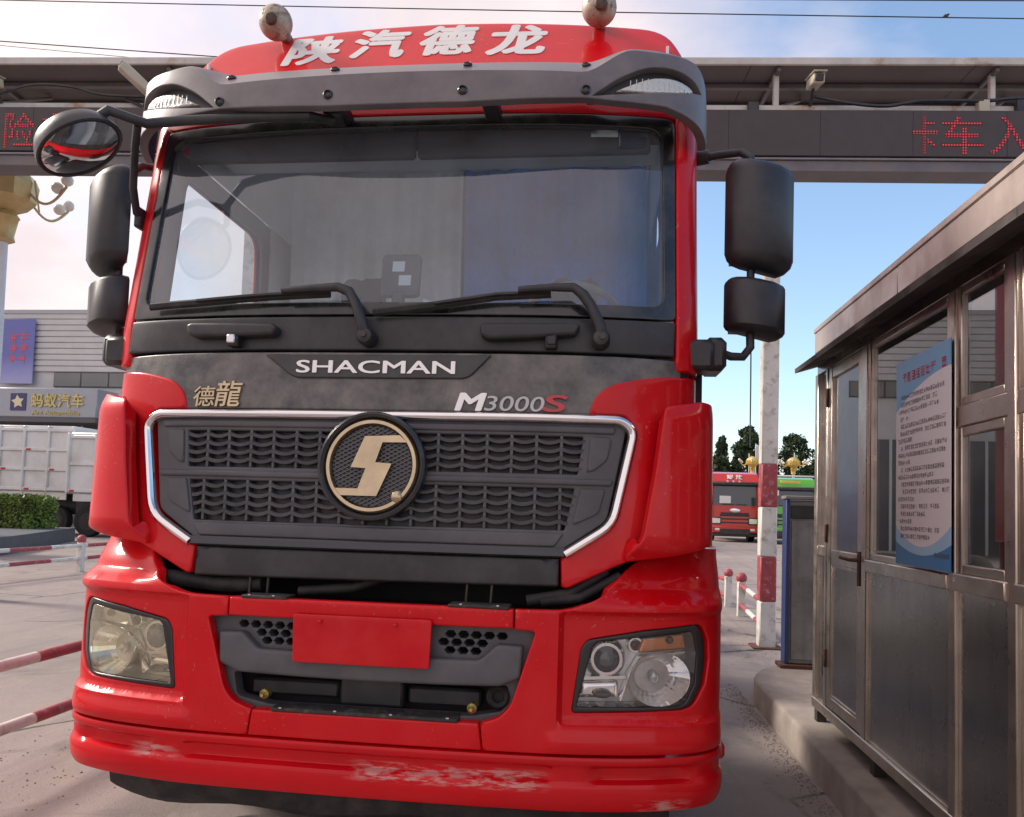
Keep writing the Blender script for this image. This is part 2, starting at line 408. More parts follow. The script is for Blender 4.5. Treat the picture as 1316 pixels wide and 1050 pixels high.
def text_on(name, s, S, box, m, parent, bold=0., depth=.006, shear=0., h0=.0, ang=30, fat=0.):
    """text stretched into box (u0,v0,u1,v1) on surface S, raised by depth"""
    co, F = text2d(s, bold, .5)
    if fat:                                                    # heavier weight: overlapping shifted strokes, each a hair higher
        cs, fs = [], []
        for k, (dx, dy) in enumerate(((0, 0), (1, 0), (-1, 0), (0, 1), (0, -1), (.7, .7), (-.7, .7), (.7, -.7), (-.7, -.7))):
            c2 = co.copy(); c2[:, 0] += dx*fat; c2[:, 1] += dy*fat*.8; c2[:, 2] += (c2[:, 2] > 0)*.035*k; fs += [tuple(i+k*len(co) for i in f) for f in F]; cs.append(c2)
        co = np.concatenate(cs); F = fs
    a = co[:, :2].min(0); w = co[:, :2].max(0)-a; u0_, v0, u1, v1 = box; V = []
    for x, y, z in co:
        fy = (y-a[1])/w[1]; u = u0_+(x-a[0])/w[0]*(u1-u0_)+shear*(fy-.5)*(v1-v0); v = v0+fy*(v1-v0)
        V.append(Vector(S(u, v))+nrm(S, u, v)*(h0+(z+.5)*depth))
    b = MB(); b.v = [tuple(p) for p in V]; b.f = F
    return b.build(name, m, parent, ang=ang)
class Plan:
    def __init__(s, pts, xc=0.):
        p = [(-pts[1][0], pts[1][1])]+list(pts)+[(2*pts[-1][0]-pts[-2][0], 2*pts[-1][1]-pts[-2][1])]; d = []
        for i in range(1, len(p)-2):
            p0, p1, p2, p3 = p[i-1:i+3]
            for k in range(16):
                t = k/16
                d.append(tuple(.5*((2*p1[j])+(-p0[j]+p2[j])*t+(2*p0[j]-5*p1[j]+4*p2[j]-p3[j])*t*t+(-p0[j]+3*p1[j]-3*p2[j]+p3[j])*t**3) for j in (0, 1)))
        d.append(pts[-1]); s.d = d; s.L = [0]; s.xc = xc
        for a, b in zip(d, d[1:]): s.L.append(s.L[-1]+math.hypot(b[0]-a[0], b[1]-a[1]))
    def __call__(s, u):
        a = abs(u); i = min(max(bisect.bisect(s.L, a)-1, 0), len(s.d)-2); t = (a-s.L[i])/(s.L[i+1]-s.L[i])
        x = s.d[i][0]+(s.d[i+1][0]-s.d[i][0])*t; y = s.d[i][1]+(s.d[i+1][1]-s.d[i][1])*t
        return (math.copysign(x, u)+s.xc, y)
def ss(a, b, x):
    t = min(max((x-a)/(b-a), 0), 1); return t*t*(3-2*t)
# ================================================================== the place
rnd = random.Random(7)
def ground_mat():
    m = bpy.data.materials.new('worn_pavement'); m.use_nodes = True; t = m.node_tree; L = t.links.new; b = t.nodes['Principled BSDF']
    g = N(t, 'ShaderNodeNewGeometry')
    def noise(s, d=6, r=.6, dist=0.):
        n = N(t, 'ShaderNodeTexNoise'); n.inputs['Scale'].default_value = s; n.inputs['Detail'].default_value = d; n.inputs['Roughness'].default_value = r; n.inputs['Distortion'].default_value = dist
        L(g.outputs['Position'], n.inputs['Vector']); return n.outputs['Fac']
    def rng(f, a, b_, c=0., d=1.):
        r = N(t, 'ShaderNodeMapRange'); r.inputs[1].default_value = a; r.inputs[2].default_value = b_; r.inputs[3].default_value = c; r.inputs[4].default_value = d; L(f, r.inputs[0]); return r.outputs[0]
    def mix(f, A, B):
        x = N(t, 'ShaderNodeMix', data_type='RGBA'); L(f, x.inputs['Factor'])
        for s, v in (('A', A), ('B', B)):
            if isinstance(v, tuple): x.inputs[s].default_value = (*v, 1)
            else: L(v, x.inputs[s])
        return x.outputs['Result']
    c = mix(rng(noise(.35, 5), .35, .65), (.285, .243, .228), (.375, .318, .295))
    c = mix(rng(noise(2.3, 8, .68, .6), .52, .70), c, (.40, .335, .28))          # dried mud and dust
    c = mix(rng(noise(1.1, 8, .7, 1.2), .55, .68, 0, .65), c, (.15, .128, .118))     # oil and wet stains
    vo_ = N(t, 'ShaderNodeTexVoronoi'); vo_.feature = 'DISTANCE_TO_EDGE'; vo_.inputs['Scale'].default_value = .55
    dm = N(t, 'ShaderNodeMix', data_type='VECTOR'); nn_ = N(t, 'ShaderNodeTexNoise'); nn_.inputs['Scale'].default_value = 1.7; nn_.inputs['Detail'].default_value = 8; L(g.outputs['Position'], nn_.inputs['Vector'])
    dm.inputs['Factor'].default_value = .22; L(g.outputs['Position'], dm.inputs['A']); L(nn_.outputs['Color'], dm.inputs['B']); L(dm.outputs['Result'], vo_.inputs['Vector'])
    ck = math_n(t, 'MULTIPLY', rng(vo_.outputs['Distance'], .004, .010, 1., 0.), rng(noise(.9, 4), .48, .56))
    c = mix(ck, c, (.06, .054, .05))                                                  # cracks
    mp_ = N(t, 'ShaderNodeMapping'); mp_.inputs['Scale'].default_value = (2.2, .10, 1); L(g.outputs['Position'], mp_.inputs['Vector']); tn = N(t, 'ShaderNodeTexNoise'); tn.inputs['Scale'].default_value = 1.6; tn.inputs['Detail'].default_value = 7; L(mp_.outputs[0], tn.inputs['Vector'])
    c = mix(rng(tn.outputs['Fac'], .52, .72, 0, .5), c, (.17, .15, .142))            # tyre-polished tracks along the lanes
    c = mix(rng(noise(95, 4, .7), .35, .7, 0, .45), c, (.15, .135, .125))             # aggregate
    c = mix(rng(noise(240, 3, .7), .6, .75, 0, .5), c, (.36, .33, .30))
    L(c, b.inputs['Base Color']); b.inputs['Roughness'].default_value = .82; b.inputs['Specular IOR Level'].default_value = .25
    bn = N(t, 'ShaderNodeBump'); bn.inputs['Strength'].default_value = .5; bn.inputs['Distance'].default_value = .012
    L(math_n(t, 'ADD', noise(120, 5, .7), math_n(t, 'MULTIPLY', noise(9, 6), 1.5)), bn.inputs['Height']); L(bn.outputs[0], b.inputs['Normal'])
    return m
b = MB(); b.add([(-1500, -1500, 0), (1500, -1500, 0), (1500, 1500, 0), (-1500, 1500, 0)], [(0, 1, 2, 3)])
tag(b.build('ground', ground_mat(), None, ang=0), kind='structure')

# --- kerbed island under the booth
conc = mat('island_concrete', (.33, .285, .25), .85, var=.25, vs_=3.5, bump=.35, bs=70, dust=((.20, .17, .15), .6, 2.2, .5, .7), spec=.3)
isl = rp([(2.02, -4.0), (4.3, -4.0), (4.3, 4.3), (2.35, 4.3, .3), (2.02, 3.75, .35)], 8)
def kerb(b):
    lo = [(x, y, 0) for x, y in isl]; n = len(isl)
    cx_, cy_ = 3.1, .2
    def ins(d, z): return [(x+(cx_-x)*d/max(abs(cx_-x), .3) if abs(x-cx_) > .3 else x, y-(d if y > 3.5 else 0), z) for x, y in isl]
    rings = [lo, ins(.006, .165), ins(.014, .182), ins(.032, .19)]
    V = [p for r_ in rings for p in r_]; F = [(i*n+k, i*n+(k+1) % n, (i+1)*n+(k+1) % n, (i+1)*n+k) for i in range(3) for k in range(n)]
    F.append(tuple(3*n+k for k in range(n))); b.add(V, F)
tag(part('kerb_island', conc, None, kerb, ang=50), kind='structure')
# loose grit along the foot of the kerb and the pole
def grit(b):
    for i in range(2600):
        y = rnd.uniform(-.5, 9); s = rnd.random()
        if s < .6: x = 2.0-abs(rnd.gauss(0, .07)); y = rnd.uniform(.3, 4.2)
        elif s < .8: x = 2.68+rnd.gauss(0, .35); y = 6.2+rnd.gauss(0, .6)
        else: x = -2.1+rnd.gauss(0, .3); y = rnd.uniform(-.6, 3)
        r = rnd.uniform(.003, .011); h = r*rnd.uniform(.4, .9); a = rnd.random()*6
        q = [(x+r*math.cos(a+k*1.571)*rnd.uniform(.6, 1.2), y+r*math.sin(a+k*1.571)*rnd.uniform(.6, 1.2), -.001) for k in range(4)]
        b.add(q+[(x, y, h)], [(0, 1, 4), (1, 2, 4), (2, 3, 4), (3, 0, 4)])
tag(part('grit', mat('grit', (.2, .18, .16), .9, var=.4, vs_=40), None, grit, ang=0), 'loose grit and crumbs of dirt scattered along the kerb foot', 'grit', kind='stuff')

# ------------------------------------------------------------------ steel booth
ss_ = mat('brushed_stainless', (.46, .44, .42), .26, 1., var=.07, vs_=1.2, streak=.35, rvar=.08, dust=((.30, .27, .24), .12, 1.3, .42, .75))
ssl = mat('stainless_trim', (.60, .54, .47), .33, 1., var=.12, vs_=5, rvar=.18, dust=((.36, .31, .26), .35, 7, .45, .75))
sspar = mat('stainless_parapet', (.62, .55, .50), .42, .75, var=.10, vs_=3, streak=.3, rvar=.1, dust=((.45, .38, .33), .4, 2.5, .4, .75))
rust = mat('rusty_steel', (.12, .05, .03), .75, .2, var=.5, vs_=25)
bglass = glass('booth_glass', (.62, .64, .66), .06, (.5, .48, .45), 2.0)
dark_in = mat('booth_interior', (.10, .095, .09), .8)
BX = 2.17
booth = empty('guard_booth', (BX+.85, .5, .19), 'stainless steel guard booth with glazed door and flat canopy on the kerbed island', 'booth')
Y0, Y1, BB = -1.5, 2.43, 3.85
def bp(name, m, *boxes, b=.004, parent=booth, **k):
    mb = MB()
    for q in boxes: mb.bx(*q, b=b)
    return mb.build(name, m, parent, **k)
def tf(x0, x1, y0, y1, z0, z1, w, parent, name='frame', m=ssl, d=None):   # rectangular frame in the front wall
    d = d or .004
    return bp(name, m, (x0, x1, y0, y0+w, z0, z1), (x0, x1, y1-w, y1, z0, z1), (x0+d/2, x1-d/2, y0+w, y1-w, z1-w, z1), (x0+d/2, x1-d/2, y0+w, y1-w, z0, z0+w), parent=parent)
for y0, y1 in ((2.365, 2.43), (2.165, 2.20), (1.475, 1.545), (.495, .55), (.06, .115), (-.5, -.445), (-1.0, -.945), (-1.5, -1.44)):
    bp('post', ssl, (BX-.012, BX+.05, y0, y1, .285, 2.36))
bp('base_rail', ssl, (BX-.016, BX+.06, Y0, Y1, .275, .335))
for y in (2.39, 1.40, .45, -.5, -1.45):
    bp('foot', steel_d, (BX+.0, BX+.06, y-.03, y+.03, .188, .279)); bp('foot', steel_d, (BB-.06, BB, y-.03, y+.03, .188, .279))
# door
door = bp('door', ssl, (BX-.006, BX+.036, 1.55, 1.625, .34, 2.355), (BX-.006, BX+.036, 2.095, 2.16, .34, 2.355), (BX-.004, BX+.034, 1.625, 2.095, 2.29, 2.355), (BX-.004, BX+.034, 1.625, 2.095, 1.18, 1.265), (BX-.004, BX+.034, 1.625, 2.095, .34, .405))
bp('pane', bglass, (BX+.012, BX+.018, 1.625, 2.095, 1.265, 2.29), b=.001, parent=door)
bp('kick_panel', ss_, (BX+.006, BX+.02, 1.625, 2.095, .405, 1.18), b=.002, parent=door)
bp('kick_panel_bead', ssl, (BX-.001, BX+.007, 1.625, 1.64, .405, 1.18), (BX-.001, BX+.007, 2.08, 2.095, .405, 1.18), (BX-.0005, BX+.0065, 1.64, 2.08, .405, .42), (BX-.0005, BX+.0065, 1.64, 2.08, 1.165, 1.18), b=.001, parent=door)
part('handle', rust, door, lambda b: b.bx(BX-.014, BX-.005, 1.565, 1.605, 1.10, 1.28, .003).tube([(BX-.012, 1.585, 1.235), (BX-.055, 1.585, 1.235), (BX-.06, 1.60, 1.236), (BX-.06, 1.73, 1.24)], .010, 8))
for z in (2.18, 1.36, .62): part('hinge', rust, door, lambda b: b.bx(BX-.02, BX+.0, 2.15, 2.175, z-.055, z+.055, .004))
# narrow side light, fixed light and sliding windows
bp('side_pane', bglass, (BX+.014, BX+.02, 2.20, 2.365, 1.28, 2.36), b=.001)
bp('side_panel', ss_, (BX+.008, BX+.02, 2.20, 2.365, .335, 1.22), b=.002)
bp('side_sill', ssl, (BX-.008, BX+.04, 2.20, 2.365, 1.22, 1.28))
bp('vent_slot', inner, (BX-.0, BX+.009, 2.25, 2.275, .50, .62), b=.001)
w = tf(BX-.004, BX+.04, .55, 1.475, 1.245, 2.36, .032, booth, 'fixed_window')
bp('pane', bglass, (BX+.014, BX+.02, .582, 1.443, 1.277, 2.328), b=.001, parent=w)
bp('window_sill', ssl, (BX-.022, BX+.05, .55, 1.475, 1.185, 1.245))
bp('wall_panel', ss_, (BX+.004, BX+.02, .55, 1.475, .335, 1.185), b=.003)
def slider(y0, y1):
    bp('transom', ssl, (BX-.008, BX+.05, y0, y1, 1.815, 1.895))
    u_ = tf(BX-.004, BX+.03, y0, y1, 1.895, 2.36, .034, booth, 'upper_window'); bp('pane', bglass, (BX+.01, BX+.016, y0+.034, y1-.034, 1.929, 2.326), b=.001, parent=u_)
    l_ = tf(BX-.004, BX+.03, y0, y1, 1.255, 1.815, .036, booth, 'sliding_window'); bp('pane', bglass, (BX+.01, BX+.016, y0+.036, y1-.036, 1.291, 1.779), b=.001, parent=l_)
    bp('window_sill', ssl, (BX-.022, BX+.05, y0, y1, 1.19, 1.255)); bp('wall_panel', ss_, (BX+.004, BX+.02, y0, y1, .335, 1.19), b=.003)
for y0, y1 in ((.115, .495), (-.445, .06), (-.945, -.5), (-1.44, -1.0)): slider(y0, y1)
bp('header', ss_, (BX+.0, BX+.03, Y0, Y1, 2.36, 2.50))
for y0, y1 in ((-1.5, -.10), (-.098, 1.06), (1.062, 2.43)):
    bp('parapet_panel', sspar, (BX-.018, BX+.02, y0, y1, 2.50, 2.632))
bp('parapet_cap', sspar, (BX-.024, BX+.05, Y0-.005, Y1+.008, 2.632, 2.665))
for y0, y1 in ((-1.5, -.2), (-.197, .62), (.623, 1.30), (1.303, 2.44)):     # canopy sheets sloping outward, soffit shade mixed into their dark colour
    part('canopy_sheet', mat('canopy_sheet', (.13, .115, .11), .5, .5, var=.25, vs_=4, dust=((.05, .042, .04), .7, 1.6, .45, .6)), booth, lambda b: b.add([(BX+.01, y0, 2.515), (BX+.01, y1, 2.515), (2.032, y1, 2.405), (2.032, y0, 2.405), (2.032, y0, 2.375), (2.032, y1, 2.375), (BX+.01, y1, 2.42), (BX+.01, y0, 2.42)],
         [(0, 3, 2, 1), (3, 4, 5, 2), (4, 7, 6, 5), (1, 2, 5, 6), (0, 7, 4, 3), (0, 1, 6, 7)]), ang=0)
bp('roof', sspar, (BX+.03, BB, Y0, Y1, 2.50, 2.56)); bp('floor', dark_in, (BX+.03, BB-.03, Y0+.02, Y1-.02, .29, .34))
bp('back_wall', ss_, (BB-.03, BB, Y0, Y1, .335, 2.499)); bp('end_wall', ss_, (BX+.05, BB-.031, 2.40, 2.428, .341, 2.499)); bp('end_wall', ss_, (BX+.05, BB-.031, Y0, Y0+.03, .341, 2.499))
bp('inner_lining', dark_in, (BB-.045, BB-.033, Y0+.03, 2.395, .345, 2.495)); bp('inner_lining', dark_in, (BX+.06, BB-.05, 2.385, 2.397, .345, 2.495))
# things inside the booth
desk = empty('booth_desk', (2.6, 0, .34), 'plain desk standing inside the guard booth behind its sliding windows', 'desk')
bp('top', mat('desk_wood', (.22, .15, .10), .5, var=.2), (2.3, 2.85, -1.2, .45, 1.06, 1.09), parent=desk)
for y in (-1.15, .4):
    for x in (2.33, 2.8): bp('leg', steel_d, (x, x+.03, y, y+.03, .34, 1.06), parent=desk)

# poster hung inside the fixed light: white sheet, blue head and foot, rows of print too small to read
def poster_mat():
    m = bpy.data.materials.new('poster_print'); m.use_nodes = True; t = m.node_tree; L = t.links.new; b = t.nodes['Principled BSDF']; b.inputs['Roughness'].default_value = .35
    g = N(t, 'ShaderNodeTexCoord'); s = N(t, 'ShaderNodeSeparateXYZ'); L(g.outputs['Object'], s.inputs[0])
    y, z = s.outputs[1], math_n(t, 'SUBTRACT', s.outputs[2], .4565)        # y -.27...27 , z -.46...46
    arc1 = math_n(t, 'GREATER_THAN', z, math_n(t, 'ADD', math_n(t, 'MULTIPLY', math_n(t, 'MULTIPLY', math_n(t, 'ADD', y, .27), math_n(t, 'ADD', y, .27)), -.42), .352))
    q = math_n(t, 'MULTIPLY', math_n(t, 'ADD', y, .0), math_n(t, 'ADD', y, .0))
    arc2 = math_n(t, 'LESS_THAN', z, math_n(t, 'ADD', math_n(t, 'MULTIPLY', q, .7), -.405)); arc3 = math_n(t, 'LESS_THAN', z, math_n(t, 'ADD', math_n(t, 'MULTIPLY', q, 1.2), -.37))
    cur = None
    for f, c in ((arc3, (.38, .62, .84)), (arc2, (.05, .22, .48)), (arc1, (.16, .42, .74))):
        x = N(t, 'ShaderNodeMix', data_type='RGBA'); L(f, x.inputs['Factor']); x.inputs['B'].default_value = (*c, 1)
        if cur: L(cur, x.inputs['A'])
        else: x.inputs['A'].default_value = (.86, .83, .85, 1)
        cur = x.outputs['Result']
    L(cur, b.inputs['Base Color']); return m
pst = MB().bx(2.145, 2.149, .50, 1.045, 1.255, 2.168, .0005).build('poster', poster_mat(), None)
tag(pst, 'tall white notice poster with blue head and foot on the booth glass beside the door', 'poster')
ink = mat('poster_ink', (.16, .13, .14), .6); redink = mat('poster_red_ink', (.75, .05, .06), .6)
def glyphs(b, y, z, n, s, x=2.1436):
    """a run of n unreadable printed marks, each a few strokes, running towards -Y"""
    for i in range(n):
        if rnd.random() < .06: continue
        yy = y-i*s*1.12
        st_ = [(s*.80, s*.11, 0, d) for d in (-.40, -.13, .14, .41) if rnd.random() < .72]+[(s*.11, s*.85, d, 0) for d in (-.30, .0, .30) if rnd.random() < .6]
        for w_, h_, o1, o2 in st_:
            c_, d_ = yy-s*.45+o1*s, z+o2*s
            b.add([(x, c_-w_/2, d_-h_/2), (x, c_+w_/2, d_-h_/2), (x, c_+w_/2, d_+h_/2), (x, c_-w_/2, d_+h_/2)], [(0, 3, 2, 1)])
rows = MB(); z = 2.0
for i, n in enumerate((20, 17, 19, 5, 21, 22, 7, 21, 22, 6, 20, 17, 22, 22, 8, 18, 12, 7, 18, 14)):
    ind = .05 if n > 10 and i % 3 != 2 else .02
    glyphs(rows, 1.035-ind, z, n, .0195); z -= .0325
glyphs(rows, .64, z-.035, 6, .0195)
rows.build('print_line', ink, pst, ang=0)
tt = MB(); glyphs(tt, .97, 2.085, 9, .044, 2.1434); tt.build('print_title', redink, pst, ang=0)

# ------------------------------------------------------------------ grey cabinet behind the booth
cabg = mat('stained_grey_sheet', (.27, .26, .245), .6, .2, var=.25, vs_=3, streak=.5, dust=((.13, .10, .08), .5, 4, .5, .7))
blue = mat('blue_trim_paint', (.035, .06, .17), .5)
cb = empty('equipment_cabinet', (2.7, 4.3, .19), 'stained grey metal cabinet with a blue corner strip standing behind the booth', 'cabinet')
bp('carcass', cabg, (2.402, 3.1, 4.075, 4.2, .225, 1.59), b=.006, parent=cb)
bp('corner_strip', blue, (2.372, 2.402, 4.06, 4.2, .225, 1.60), parent=cb)
bp('door_panel', cabg, (2.42, 2.80, 4.062, 4.078, .26, 1.42), parent=cb); bp('door_panel', cabg, (2.81, 3.08, 4.062, 4.078, .26, 1.42), parent=cb)
bp('hood', steel_d, (2.41, 3.09, 4.066, 4.08, 1.44, 1.55), parent=cb); bp('top_cap', cabg, (2.36, 3.12, 4.04, 4.2, 1.602, 1.63), parent=cb)
bp('plinth', rust, (2.33, 3.1, 4.02, 4.22, .188, .222), parent=cb)
bp('lock', steel_d, (2.755, 2.78, 4.05, 4.063, .82, .92), parent=cb)
wp = bp('concrete_marker', white, (2.60, 2.65, 3.3, 3.35, .188, .42), parent=None)
tag(wp, 'short white painted stake on the island at the booth corner', 'stake')

# ------------------------------------------------------------------ red and white post and rails
pw = mat('white_road_paint', (.66, .65, .60), .55, var=.12, vs_=5, dust=((.20, .17, .14), .55, 9, .52, .66), bump=.1, bs=60)
pr = mat('red_road_paint', (.34, .055, .070), .55, var=.25, vs_=12, dust=((.5, .42, .38), .5, 16, .55, .66), bump=.1, bs=60)
pole = empty('gate_post', (2.67, 6.19, 0), 'square white steel gantry post with two faded red bands behind the booth', 'post')
hs = .088
zs = [(0, .51, 'w'), (.51, 1.005, 'r'), (1.005, 1.553, 'w'), (1.553, 2.03, 'r'), (2.03, 5.37, 'w')]
for z0, z1, k in zs: bp('red_band' if k == 'r' else 'shaft', pr if k == 'r' else pw, (2.67-hs, 2.67+hs, 6.19-hs, 6.19+hs, z0-(.01 if z0 == 0 else 0), z1), b=.012, parent=pole)
bp('base_plate', rust, (2.67-.16, 2.67+.16, 6.19-.16, 6.19+.16, -.004, .018), parent=pole)
pole2 = copy_tree(pole, (-3.3, 5.78, 0)); pole2['label'] = 'square gantry post with red bands hidden behind the red truck cab'
def bar(name, p0, p1, r, first, seg, parent):
    p0, p1 = Vector(p0), Vector(p1); L_ = (p1-p0).length; n = max(1, round(L_/seg))
    for i in range(n):
        c0 = i == 0; c1 = i == n-1
        part(name, (pr, pw)[(i+first) % 2], parent, lambda b: b.tube([p0+(p1-p0)*(i/n), p0+(p1-p0)*((i+1)/n)], r, 12))
def rail(x, ya, yb, posts, label,  ztop=.6, zlow=.28, rr=.034, seg=.75, hp=.66, ball=.075, x2=None, group=None):
    x2 = x if x2 is None else x2
    f = lambda y: x+(x2-x)*(y-ya)/(yb-ya)
    rt_ = empty('guard_rail', (f(posts[0]), posts[0], 0), label, 'rail', group)
    bar('upper_rail', (f(ya), ya, ztop), (f(yb), yb, ztop), rr, 0, seg, rt_); bar('lower_rail', (f(ya), ya, zlow), (f(yb), yb, zlow), rr, 0, seg, rt_)
    for y in posts:
        p = bp('post', pw, (f(y)-.055, f(y)+.055, y-.055, y+.055, -.01, hp-ball*.6), b=.01, parent=rt_)
        part('ball_cap', pr, p, lambda b: b.ball((f(y), y, hp), ball, 16))
    return rt_
rail(-2.1, -1.38, 2.34, (-1.33, 2.29), 'worn red and white tube rail low beside the truck bumper', .60, .285, .030, .62)
rail(-8.95, 5.2, 16.9, (5.3, 10.9, 16.8), 'red and white tube rail with ball capped posts across the lane', .50, .26, .035, 1.0, .62, .085, -8.95)
rail(2.87, 9.9, 14.5, (9.9, 14.4), 'white tube rail with a red ball post set well behind the gate post', .42, .16, .032, .8, .53, .075, 2.3)
rail(2.74, 6.6, 8.8, (8.78, 6.6), 'short white and red tube rail running up to the gate post', .44, .16, .032, .7, .55, .08, 2.87)

# ------------------------------------------------------------------ overhead gantry with display
GO = Vector((5.4, 6.3, 0)); ge = Vector((12, .77, 0)).normalized(); gn = Vector((-ge.y, ge.x, 0)); GM = Matrix((ge, gn, (0, 0, 1))).transposed()
def gp(s, d, z): return GO+ge*s+gn*d+Vector((0, 0, z))
def gbox(b, s0, s1, d0, d1, z0, z1, bv=.006): return b.box(gp((s0+s1)/2, (d0+d1)/2, (z0+z1)/2), (s1-s0, d1-d0, z1-z0), bv, GM)
gst = mat('gantry_grey_steel', (.16, .15, .16), .5, .3, var=.2, vs_=3, dust=((.30, .17, .09), .5, 3, .56, .7))
gwh = mat('gantry_white_steel', (.55, .53, .50), .6, var=.15, vs_=4, dust=((.36, .19, .08), .75, 2.4, .55, .66))
gsf = mat('canopy_underside', (.115, .098, .098), .6, var=.15, vs_=2)
gan = empty('overhead_gantry', tuple(gp(-6, .4, 5.36)), 'grey steel gantry with a flat canopy roof spanning the lanes behind the truck', 'gantry')
S0, S1 = -15.5, 4.5
part('lower_beam', gst, gan, lambda b: gbox(b, S0, S1, .0, .30, 5.365, 5.49))
part('beam_flange', mat('flange_grey', (.30, .30, .33), .4, .4, var=.15), gan, lambda b: gbox(b, S0, S1, -.03, .02, 5.49, 5.515))
part('upper_beam', gwh, gan, lambda b: gbox(b, S0, S1, .06, .26, 6.05, 6.165))
k = 0; s = S0
while s < S1-.1:
    part('roof_sheet', gsf, gan, lambda b: gbox(b, s, min(s+2.497, S1), .0, .86, 6.60, 6.645)); s += 2.5
part('roof_edge', gwh, gan, lambda b: gbox(b, S0, S1, -.035, .0, 6.59, 6.675))
for d in (.40, .84): part('purlin', gst, gan, lambda b: gbox(b, S0, S1, d-.03, d+.03, 6.54, 6.598))
for x in (-12.2, -9.85, -7.5, -5.1, -2.68, -.25, 2.1):
    part('roof_post', gwh, gan, lambda b: gbox(b, x-.03, x+.03, .12, .18, 6.166, 6.58))
    part('rafter', gst, gan, lambda b: gbox(b, x-.025, x+.025, .02, .84, 6.545, 6.599))
    part('brace', gst, gan, lambda b: b.tube([gp(x+.02, .15, 6.18), gp(x+.45, .70, 6.57)], .022, 8)); 
led = empty('led_display', tuple(gp(-6, -.1, 5.52)), 'long dark display board with red dot matrix characters on the gantry', 'display')
ledm = mat('led_board_face', (.058, .047, .047), .55, var=.1, vs_=6)
s = S0
while s < S1-.1:
    e = min(s+1.02, S1); part('display_module', ledm, led, lambda b: gbox(b, s+.001, e-.001, -.06, .05, 5.52, 6.045, .002)); s += 1.02
def led_mat():
    m = bpy.data.materials.new('led_red'); m.use_nodes = True; t = m.node_tree; L = t.links.new; b = t.nodes['Principled BSDF']
    tc_ = N(t, 'ShaderNodeTexCoord'); s_ = N(t, 'ShaderNodeSeparateXYZ'); L(tc_.outputs['Object'], s_.inputs[0])
    f = None
    for o_ in (0, 2):
        q = math_n(t, 'SINE', math_n(t, 'MULTIPLY', s_.outputs[o_], 2*math.pi/.031)); q = math_n(t, 'GREATER_THAN', q, -.2)
        f = q if f is None else math_n(t, 'MULTIPLY', f, q)
    b.inputs['Base Color'].default_value = (.05, .012, .012, 1); b.inputs['Emission Color'].default_value = (1, .03, .05, 1); L(math_n(t, 'MULTIPLY', f, .26), b.inputs['Emission Strength']); return m
ledr = led_mat()
def Sg(u, v): return tuple(gp(u, -.062, v))
for ch, u0_, u1 in (('卡', -1.23, -.96), ('车', -.91, -.46), ('入', -.39, .06), ('险', -11.76, -11.40), ('车', -11.31, -10.93)):
    text_on('lit_character', ch, Sg, (u0_, 5.545, u1, 5.985), ledr, led, 0., .002, ang=0)
# fittings along the gantry
camw = mat('cream_housing', (.50, .46, .36), .5, var=.12)
cc = empty('floodlight', tuple(gp(-10.15, -.1, 6.17)), 'long cream box floodlight tilted on the gantry beside the cab', 'floodlight')
fy_ = (GM @ Vector((.42, .30, -.36))).normalized(); fx_ = fy_.cross(Vector((0, 0, 1))).normalized(); FLM = Matrix((fx_, fy_, fx_.cross(fy_))).transposed()
part('housing', camw, cc, lambda b: b.box(gp(-10.09, -.14, 6.29), (.13, .52, .11), .015, FLM))
part('front_bezel', plas_d, cc, lambda b: b.box(gp(-10.09, -.14, 6.29)-fy_*.263, (.10, .012, .08), .004, FLM))
part('bracket', plas_d, cc, lambda b: b.tube([gp(-10.35, .02, 6.19), gp(-10.12, .02, 6.09), gp(-10.08, -.04, 6.20), gp(-10.06, -.1, 6.30)], .02, 8))
def gcam(s_, z_, lab):
    c_ = empty('security_camera', tuple(gp(s_, -.05, z_)), lab, 'camera')
    part('housing', camw, c_, lambda b: b.box(gp(s_, -.12, z_+.17), (.13, .26, .11), .015, GM @ Matrix.Rotation(R(12), 3, 'X')))
    part('hood', camw, c_, lambda b: b.box(gp(s_, -.14, z_+.235), (.15, .32, .012), .003, GM @ Matrix.Rotation(R(12), 3, 'X')))
    part('lens', plas_d, c_, lambda b: b.box(gp(s_, -.255, z_+.145), (.09, .02, .07), .006, GM @ Matrix.Rotation(R(12), 3, 'X')))
    part('bracket', plas_d, c_, lambda b: b.tube([gp(s_, .06, z_-.01), gp(s_, -.02, z_+.10), gp(s_, -.06, z_+.14)], .018, 8))
gcam(-2.32, 6.165, 'small cream security camera on the gantry above the gate post')
gcam(-11.92, 6.165, 'small security camera on the gantry above the left display characters')
for i, s_ in enumerate((-2.97, -.42, .0)):
    p_ = part('junction_box', (plas_d, camw, plas_d)[i], None, lambda b: gbox(b, s_-.06, s_+.06, -.02, .058, 6.05, 6.165 if i == 0 else 6.20))
    tag(p_, ('small black junction box on the gantry near the red and white post', 'small cream junction box on the gantry above the character 入', 'black junction box on the gantry at the canopy brace')[i], 'junction box')
def cable(name, pts, r, label, m=None):
    P = [Vector(p) for p in pts]; q = []
    for i in range(len(P)-1):
        p0, p1, p2, p3 = P[max(i-1, 0)], P[i], P[i+1], P[min(i+2, len(P)-1)]
        for k_ in range(8):
            t = k_/8; q.append(.5*((2*p1)+(p2-p0)*t+(2*p0-5*p1+4*p2-p3)*t*t+(3*p1-p0-3*p2+p3)*t**3))
    q.append(P[-1]); b_ = MB().tube(q, r, 6); o_ = b_.build(name, m or plas_d, None); return tag(o_, label, 'cable')
cable('cable', [gp(-2.3, -.02, 6.22), gp(-1.9, -.03, 6.14), gp(-1.5, -.03, 6.11), gp(-1.1, -.03, 6.17), gp(-.4, 0, 6.19), gp(.0, .0, 6.22), gp(1.0, 0, 6.18)], .022, 'thick black cable looping along the gantry towards the red characters')
